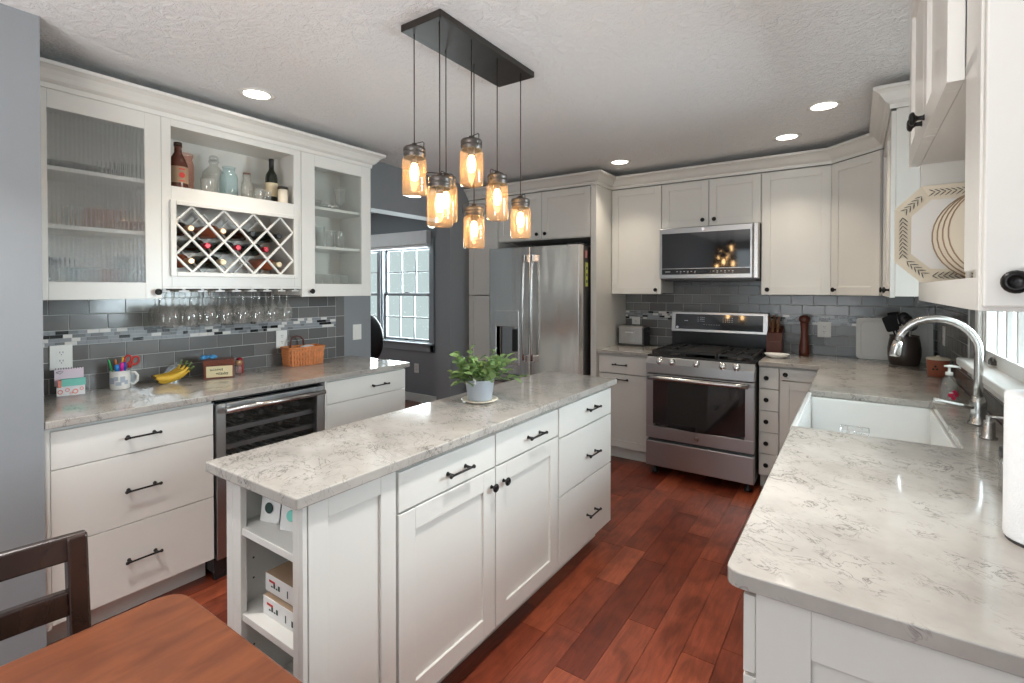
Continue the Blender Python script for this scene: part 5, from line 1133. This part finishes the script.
# ---- plate rack wall cabinet over the right counter
r = thing('plate_rack_cabinet', 'white wall cabinet with an open plate rack below two doors, over the right counter', 'cabinet', (0.155, 1.914, 0), -90)
Wp = 0.879
m_ = MB(); m_.box(0, 0.018, 0.0, 0.305, 1.385, 2.275); m_.box(Wp - 0.018, Wp, 0.0, 0.305, 1.385, 2.275); m_.box(0.018, Wp - 0.018, 0.0, 0.305, 1.785, 1.805); m_.box(0.018, Wp - 0.018, 0.0, 0.305, 2.255, 2.275); m_.box(0.018, Wp - 0.018, 0.297, 0.305, 1.385, 2.255)
m_.box(0.018, Wp - 0.018, 0.0, 0.297, 1.385, 1.437)
m_.box(Wp - 0.125, Wp - 0.018, 0.0, 0.018, 1.449, 2.255)
m_.box(0.018, Wp - 0.125, 0.0, 0.018, 2.235, 2.255)
m_.build('body', 'paint', r, 0.001)
for x0, x1, kx in ((-0.012, 0.370, 0.345), (0.373, 0.752, 0.398)):
    sm_ = shaker(x0, x1, 1.782, 2.268, y=-0.025, th=0.0245); o = sm_.build('door', 'paint', r, 0.0015); knob(kx, 1.822, o, -0.025)
Mk = Matrix.Translation((Wp + 0.0205, 0.003, 0)) @ Matrix.Rotation(PI / 2, 4, 'Z')
sm_ = shaker(0.0, 0.302, 1.392, 2.268, w_=0.20); m_ = MB(Mk)
m_.box(0.0, 0.301, 0.0, 0.0195, 1.392, 2.268); o = m_.build('end_door', 'paint', r, 0.003)
p_ = Mk @ Vector((0.030, 0, 1.429)); knob(p_.x, p_.z, o, p_.y, (1, 0, 0), 1.05)
m_ = MB()
for k in range(8): m_.tube([(0.10 + k * 0.08, 0.03, 1.437), (0.10 + k * 0.08, 0.03, 1.785)], 0.0045, 8) if k > 5 else None
m_.build('rack_dowel', 'paint', r)
# platter and plates (face -Y)
r = thing('platter', 'octagonal cream platter with a grey leaf border, standing in the plate rack', 'platter', (0.262, 1.868, 1.4375), 0)
def octa(hw, hh, c, cz=0.14): return [(-hw + c, cz - hh), (hw - c, cz - hh), (hw, cz - hh + c), (hw, cz + hh - c), (hw - c, cz + hh), (-hw + c, cz + hh), (-hw, cz + hh - c), (-hw, cz - hh + c)]
def ring_(o_, i_, yo, yi, th):
    m_ = MB(); n_ = len(o_); vs_ = [(p[0], yo, p[1]) for p in o_] + [(p[0], yi, p[1]) for p in i_] + [(p[0], yo + th, p[1]) for p in o_] + [(p[0], yi + th, p[1]) for p in i_]
    fs_ = []
    for i in range(n_):
        j = (i + 1) % n_; fs_ += [(i, j, n_ + j, n_ + i), (2 * n_ + i, 3 * n_ + i, 3 * n_ + j, 2 * n_ + j), (i, 2 * n_ + i, 2 * n_ + j, j), (n_ + i, n_ + j, 3 * n_ + j, 3 * n_ + i)]
    m_._add(vs_, fs_); return m_
ring_(octa(0.168, 0.14, 0.062), octa(0.128, 0.10, 0.045), 0.0, 0.014, 0.006).build('rim', 'cream', r)
m_ = MB(); m_.prism(octa(0.129, 0.101, 0.045), 0.014, 0.020, 'y'); m_.build('well', 'whitecer', r)
m_ = MB(); mid = octa(0.149, 0.121, 0.054)
for i in range(8):
    p, q = Vector(mid[i]), Vector(mid[(i + 1) % 8]); L_ = (q - p).length; d = (q - p) / L_; nn = Vector((-d.y, d.x)); k = 0.015
    while k < L_ - 0.01:
        c = p + d * k
        for s in (-1, 1):
            e = c + d * 0.014 + nn * s * (0.012 if s > 0 else 0.008); m_.tube([(c.x, 0.0035, c.y), ((c.x + e.x) / 2, 0.003, (c.y + e.y) / 2), (e.x, 0.0035 - 0.001 * s, e.y)], [0.0006, 0.0014, 0.0005], 5)
        k += 0.012
m_.build('leaf_border', 'steeldark', r)
pl = thing('dinner_plate', 'round tan-rimmed plate in the rack, farthest behind', 'plate', (0.292, 1.775, 1.5605), 0, 'plates standing in the rack')
MB().lathe([(0.119, 0.0), (0.121, 0.003), (0.085, 0.014), (0.03, 0.016), (0.03, 0.011), (0.084, 0.009), (0.119, -0.002)], (0, 0, 0), (0, 1, 0), 36).build('plate_body', 'cream', pl)
MB().lathe([(0.1195, -0.0015), (0.1225, 0.0), (0.1215, 0.004)], (0, 0, 0), (0, 1, 0), 36, False, False).build('plate_edge', 'kraft', pl)
for k in range(1, 4): dup(pl, (0.292 + 0.006 * k, 1.775 - 0.045 * k, 1.5605), None, 'round tan-rimmed plate in the rack, %s' % ('second from the platter', 'third from the platter', 'nearest the viewer')[k - 1])

# ------------------------------------------------------------------ pendant fixture
r = thing('pendant_light', 'linear bronze ceiling fixture with seven glass jar pendants', 'pendant light', (-1.357, 1.665, 0), 0)
BX(-0.102, 0.104, -0.310, 0.335, 2.412, 2.4395).build('canopy', 'bronze', r, 0.003)
J = [(-1.429, 1.397, 1.975, 1.783), (-1.282, 1.383, 1.838, 1.648), (-1.418, 1.568, 1.890, 1.696), (-1.273, 1.558, 2.018, 1.829), (-1.399, 1.73, 1.784, 1.598), (-1.282, 1.744, 1.915, 1.714), (-1.282, 1.926, 1.838, 1.651)]
pos = 'nearest left|nearest right|second left|second right|third left|third right|farthest'.split('|')
first = None
for k, (x, y, zt, zb) in enumerate(J):
    x -= -1.357; y -= 1.665
    cd = MB().tube([(x, y, 2.412), (x, y, zt - 0.002)], 0.0022, 8).build('cord', 'bronze', r)
    h_ = zt - zb; zc = zt
    c = MB(); c.lathe([(0.010, 0.012), (0.012, 0.0), (0.040, -0.003), (0.043, -0.008), (0.043, -0.020), (0.0405, -0.022), (0.043, -0.024), (0.043, -0.034), (0.041, -0.036), (0.041, -0.045)], (x, y, zc), seg=28, capb=False); c = c.build('jar_lid', 'capmetal', r)
    g = MB(); zb_ = -h_
    g.lathe([(0.0405, -0.040), (0.0465, -0.052), (0.0475, -0.06), (0.0475, zb_ + 0.012), (0.043, zb_ + 0.003), (0.030, zb_), (0.001, zb_ + 0.001)], (x, y, zc), seg=32, capa=False, capb=False)
    jo = g.build('glass_jar', 'jarglass', r)
    s_ = MB(); s_.lathe([(0.014, -0.030), (0.014, -0.062), (0.011, -0.066)], (x, y, zc), seg=18); s_.build('socket', 'capmetal', r)
    b = MB(); b.lathe([(0.009, -0.064), (0.011, -0.072), (0.0155, -0.086), (0.017, -0.102), (0.0155, -0.118), (0.010, -0.130), (0.001, -0.133)], (x, y, zc), seg=20, capa=False, capb=False); bo = b.build('bulb', 'bulb', r)
    w1 = MB(); al = 0.95 * k; u = Vector((math.cos(al), math.sin(al), 0)); P0 = Vector((x, y, zc))
    w1.tube([P0 + u * 0.050 + Vector((0, 0, -0.030)), P0 + u * 0.052 + Vector((0, 0, 0.006)), P0 + u * 0.046 + Vector((0, 0, 0.012)), P0 - u * 0.046 + Vector((0, 0, 0.012)), P0 - u * 0.052 + Vector((0, 0, 0.006)), P0 - u * 0.050 + Vector((0, 0, -0.030)), P0 - u * 0.043 + Vector((0, 0, -0.034))], 0.0018, 6); w1.build('bail_wire', 'bronze', r)

# recessed ceiling lights
cans = [(-2.597, 1.407, 'recessed ceiling light above the left counter'), (-0.154, 3.283, 'recessed ceiling light nearest the sink'), (-0.389, 3.81, 'recessed ceiling light above the small-drawer cabinet'), (-1.571, 3.80, 'recessed ceiling light above the toaster counter')]
first = None
for x, y, lb in cans:
    if first is None:
        first = thing('recessed_light', lb, 'ceiling light', (x, y, ZC), 0, 'recessed ceiling lights')
        MB().lathe([(0.088, 0.0), (0.088, -0.003), (0.080, -0.006), (0.064, -0.004), (0.062, -0.001)], seg=32, capb=False).build('trim_ring', 'trimw', first)
        MB().lathe([(0.063, -0.0015), (0.063, -0.003)], seg=32).build('lens', 'canlens', first)
    else: dup(first, (x, y, ZC), None, lb)
for k, (x, y) in enumerate([c[:2] for c in cans] + [(-0.55, 1.25), (-1.9, 0.3)]):      # the last two are added fill out of the frame, without fixtures
    l = D.lights.new('can_and_fill_glow', 'AREA'); l.shape = 'DISK'; l.size = 0.12; l.energy = (2.2, 2.2, 2.2, 2.2, 11, 8)[k]; l.color = (1.0, 0.88, 0.72) if k < 4 else (1.0, 0.97, 0.93); l.spread = math.radians(90)
    o = D.objects.new('can_and_fill_glow', l); COL.objects.link(o); o.location = (x, y, ZC - 0.008)

# ------------------------------------------------------------------ table and chair
r = thing('dining_table', 'brown wooden dining table with clipped rounded corner, in the foreground', 'table', (-0.75, -0.36, 0), 0)
m_ = MB(); m_.prism(rpoly([(-0.50, -0.80), (0.40, -0.80), (0.40, 0.846), (-0.478, 0.846)], [0.05, 0.05, 0.05, 0.06], 6), 0.732, 0.760); m_.build('tabletop', 'tablewood', r, 0.006, 3)
m_ = MB(); m_.box(-0.43, 0.35, -0.73, -0.71, 0.64, 0.732); m_.box(-0.43, 0.35, 0.755, 0.775, 0.64, 0.732); m_.box(-0.43, -0.41, -0.71, 0.755, 0.64, 0.732); m_.box(0.33, 0.35, -0.71, 0.755, 0.64, 0.732); m_.build('apron', 'chairwood', r, 0.002)
for x in (-0.42, 0.34):
    for y in (-0.72, 0.765): m_ = MB(); m_.prism(rpoly([(x - 0.035, y - 0.035), (x + 0.035, y - 0.035), (x + 0.035, y + 0.035), (x - 0.035, y + 0.035)], 0.006, 2), 0, 0.732); m_.build('leg', 'chairwood', r)
# chair, backrest towards the left wall
r = thing('dining_chair', 'dark brown ladder-back dining chair pushed in at the left of the table', 'chair', (-1.38, 0.13, 0), 0)
def bow(y): return -0.022 * (1 - (y / 0.23) ** 2)
for s in (-1, 1):
    m_ = MB(); y0, y1 = (s * 0.198, s * 0.233)
    m_.prism([(0.05, 0.0), (0.085, 0.0), (0.062, 0.45), (0.022, 0.897 - 0.002), (-0.008, 0.897 - 0.002), (0.028, 0.45)], min(y0, y1), max(y0, y1), 'y'); m_.build('back_post', 'chairwood', r, 0.005, 3)
    m_ = MB(); m_.prism([(0.43, 0), (0.465, 0), (0.470, 0.43), (0.425, 0.43)], min(s * 0.185, s * 0.225), max(s * 0.185, s * 0.225), 'y'); m_.build('leg', 'chairwood', r, 0.003)
def rail(z0, z1, name):
    m_ = MB(); n_ = 14; vs_ = []; fs_ = []
    for i in range(n_ + 1):
        y = -0.233 + 0.466 * i / n_ if name == 'top_rail' else -0.2 + 0.4 * i / n_
        for (dx, z) in ((0, z0), (0.022, z0), (0.022, z1), (0, z1)): vs_.append((-0.003 + 0.094 * (0.897 - z) / 0.9 + bow(y) + dx, y, z))
    for i in range(n_):
        for q in range(4): fs_.append((4 * i + q, 4 * i + (q + 1) % 4, 4 * i + 4 + (q + 1) % 4, 4 * i + 4 + q))
    fs_ += [(0, 1, 2, 3), (4 * n_, 4 * n_ + 3, 4 * n_ + 2, 4 * n_ + 1)]
    m_._add(vs_, fs_); m_.build(name, 'chairwood', r, 0.004, 2)
rail(0.845, 0.897, 'top_rail'); rail(0.735, 0.785, 'back_slat'); rail(0.62, 0.67, 'back_slat'); rail(0.50, 0.54, 'back_slat')
m_ = MB(); m_.prism(rpoly([(0.04, -0.21), (0.48, -0.235), (0.48, 0.235), (0.04, 0.21)], 0.03, 4), 0.43, 0.455); m_.build('seat', 'chairwood', r, 0.006, 3)
m_ = MB(); m_.box(0.05, 0.46, -0.205, -0.19, 0.37, 0.43); m_.box(0.05, 0.46, 0.19, 0.205, 0.37, 0.43); m_.box(0.44, 0.455, -0.19, 0.19, 0.37, 0.43); m_.build('seat_frame', 'chairwood', r, 0.002)

# office chair in the dining room
r = thing('leather_chair', 'black leather high-backed chair in the room beyond the opening', 'chair', (-4.85, 3.95, 0), 0)
m_ = MB(); m_.sphere((0.0, 0.0, 0.82), 0.3, 20, 14, (0.95, 0.28, 1.0)); m_.build('backrest', 'leather', r)
m_ = MB(); m_.sphere((0, -0.22, 0.47), 0.28, 20, 12, (1, 1, 0.28)); m_.build('seat', 'leather', r)
m_ = MB(); m_.tube([(0, -0.18, 0.06), (0, -0.18, 0.42)], 0.03, 12); m_.tube([(0, -0.05, 0.42), (0, 0.05, 0.5), (0, 0.05, 0.75)], 0.02, 10); m_.build('gas_column', 'darkplastic', r)
for k in range(5): a = 2 * PI * k / 5 + 0.3; m_ = MB(); m_.tube([(0, -0.18, 0.09), (0.28 * math.cos(a), -0.18 + 0.28 * math.sin(a), 0.06)], [0.025, 0.015], 10); m_.sphere((0.28 * math.cos(a), -0.18 + 0.28 * math.sin(a), 0.028), 0.028, 10, 7); m_.build('leg', 'darkplastic', r)
plate_('wall_outlet', 'dark outlet plate low on the dining room wall under the window', (-4.57, 4.499, 0.42), 0)
# the neighbouring house seen through the sink window
M['siding'] = simple('blue_grey_siding', (0.20, 0.34, 0.40), 0.7); M['batten'] = simple('tan_batten', (0.42, 0.34, 0.30), 0.7)
r = thing('neighbouring_house', 'blue-grey board-and-batten house wall outside the sink window', 'house', (5.2, 9.0, 0), 0)
BX(0, 0.3, -6, 8, -0.5, 3.2).build('siding_wall', 'siding', r)
m_ = MB()
for k in range(28): m_.box(-0.04, 0, -6 + k * 0.5, -5.80 + k * 0.5, -0.5, 3.2)
m_.build('battens', 'batten', r)
BX(-0.35, 0.6, -6.2, 8.2, 3.2, 3.4).build('roof_edge', 'trimw', r)
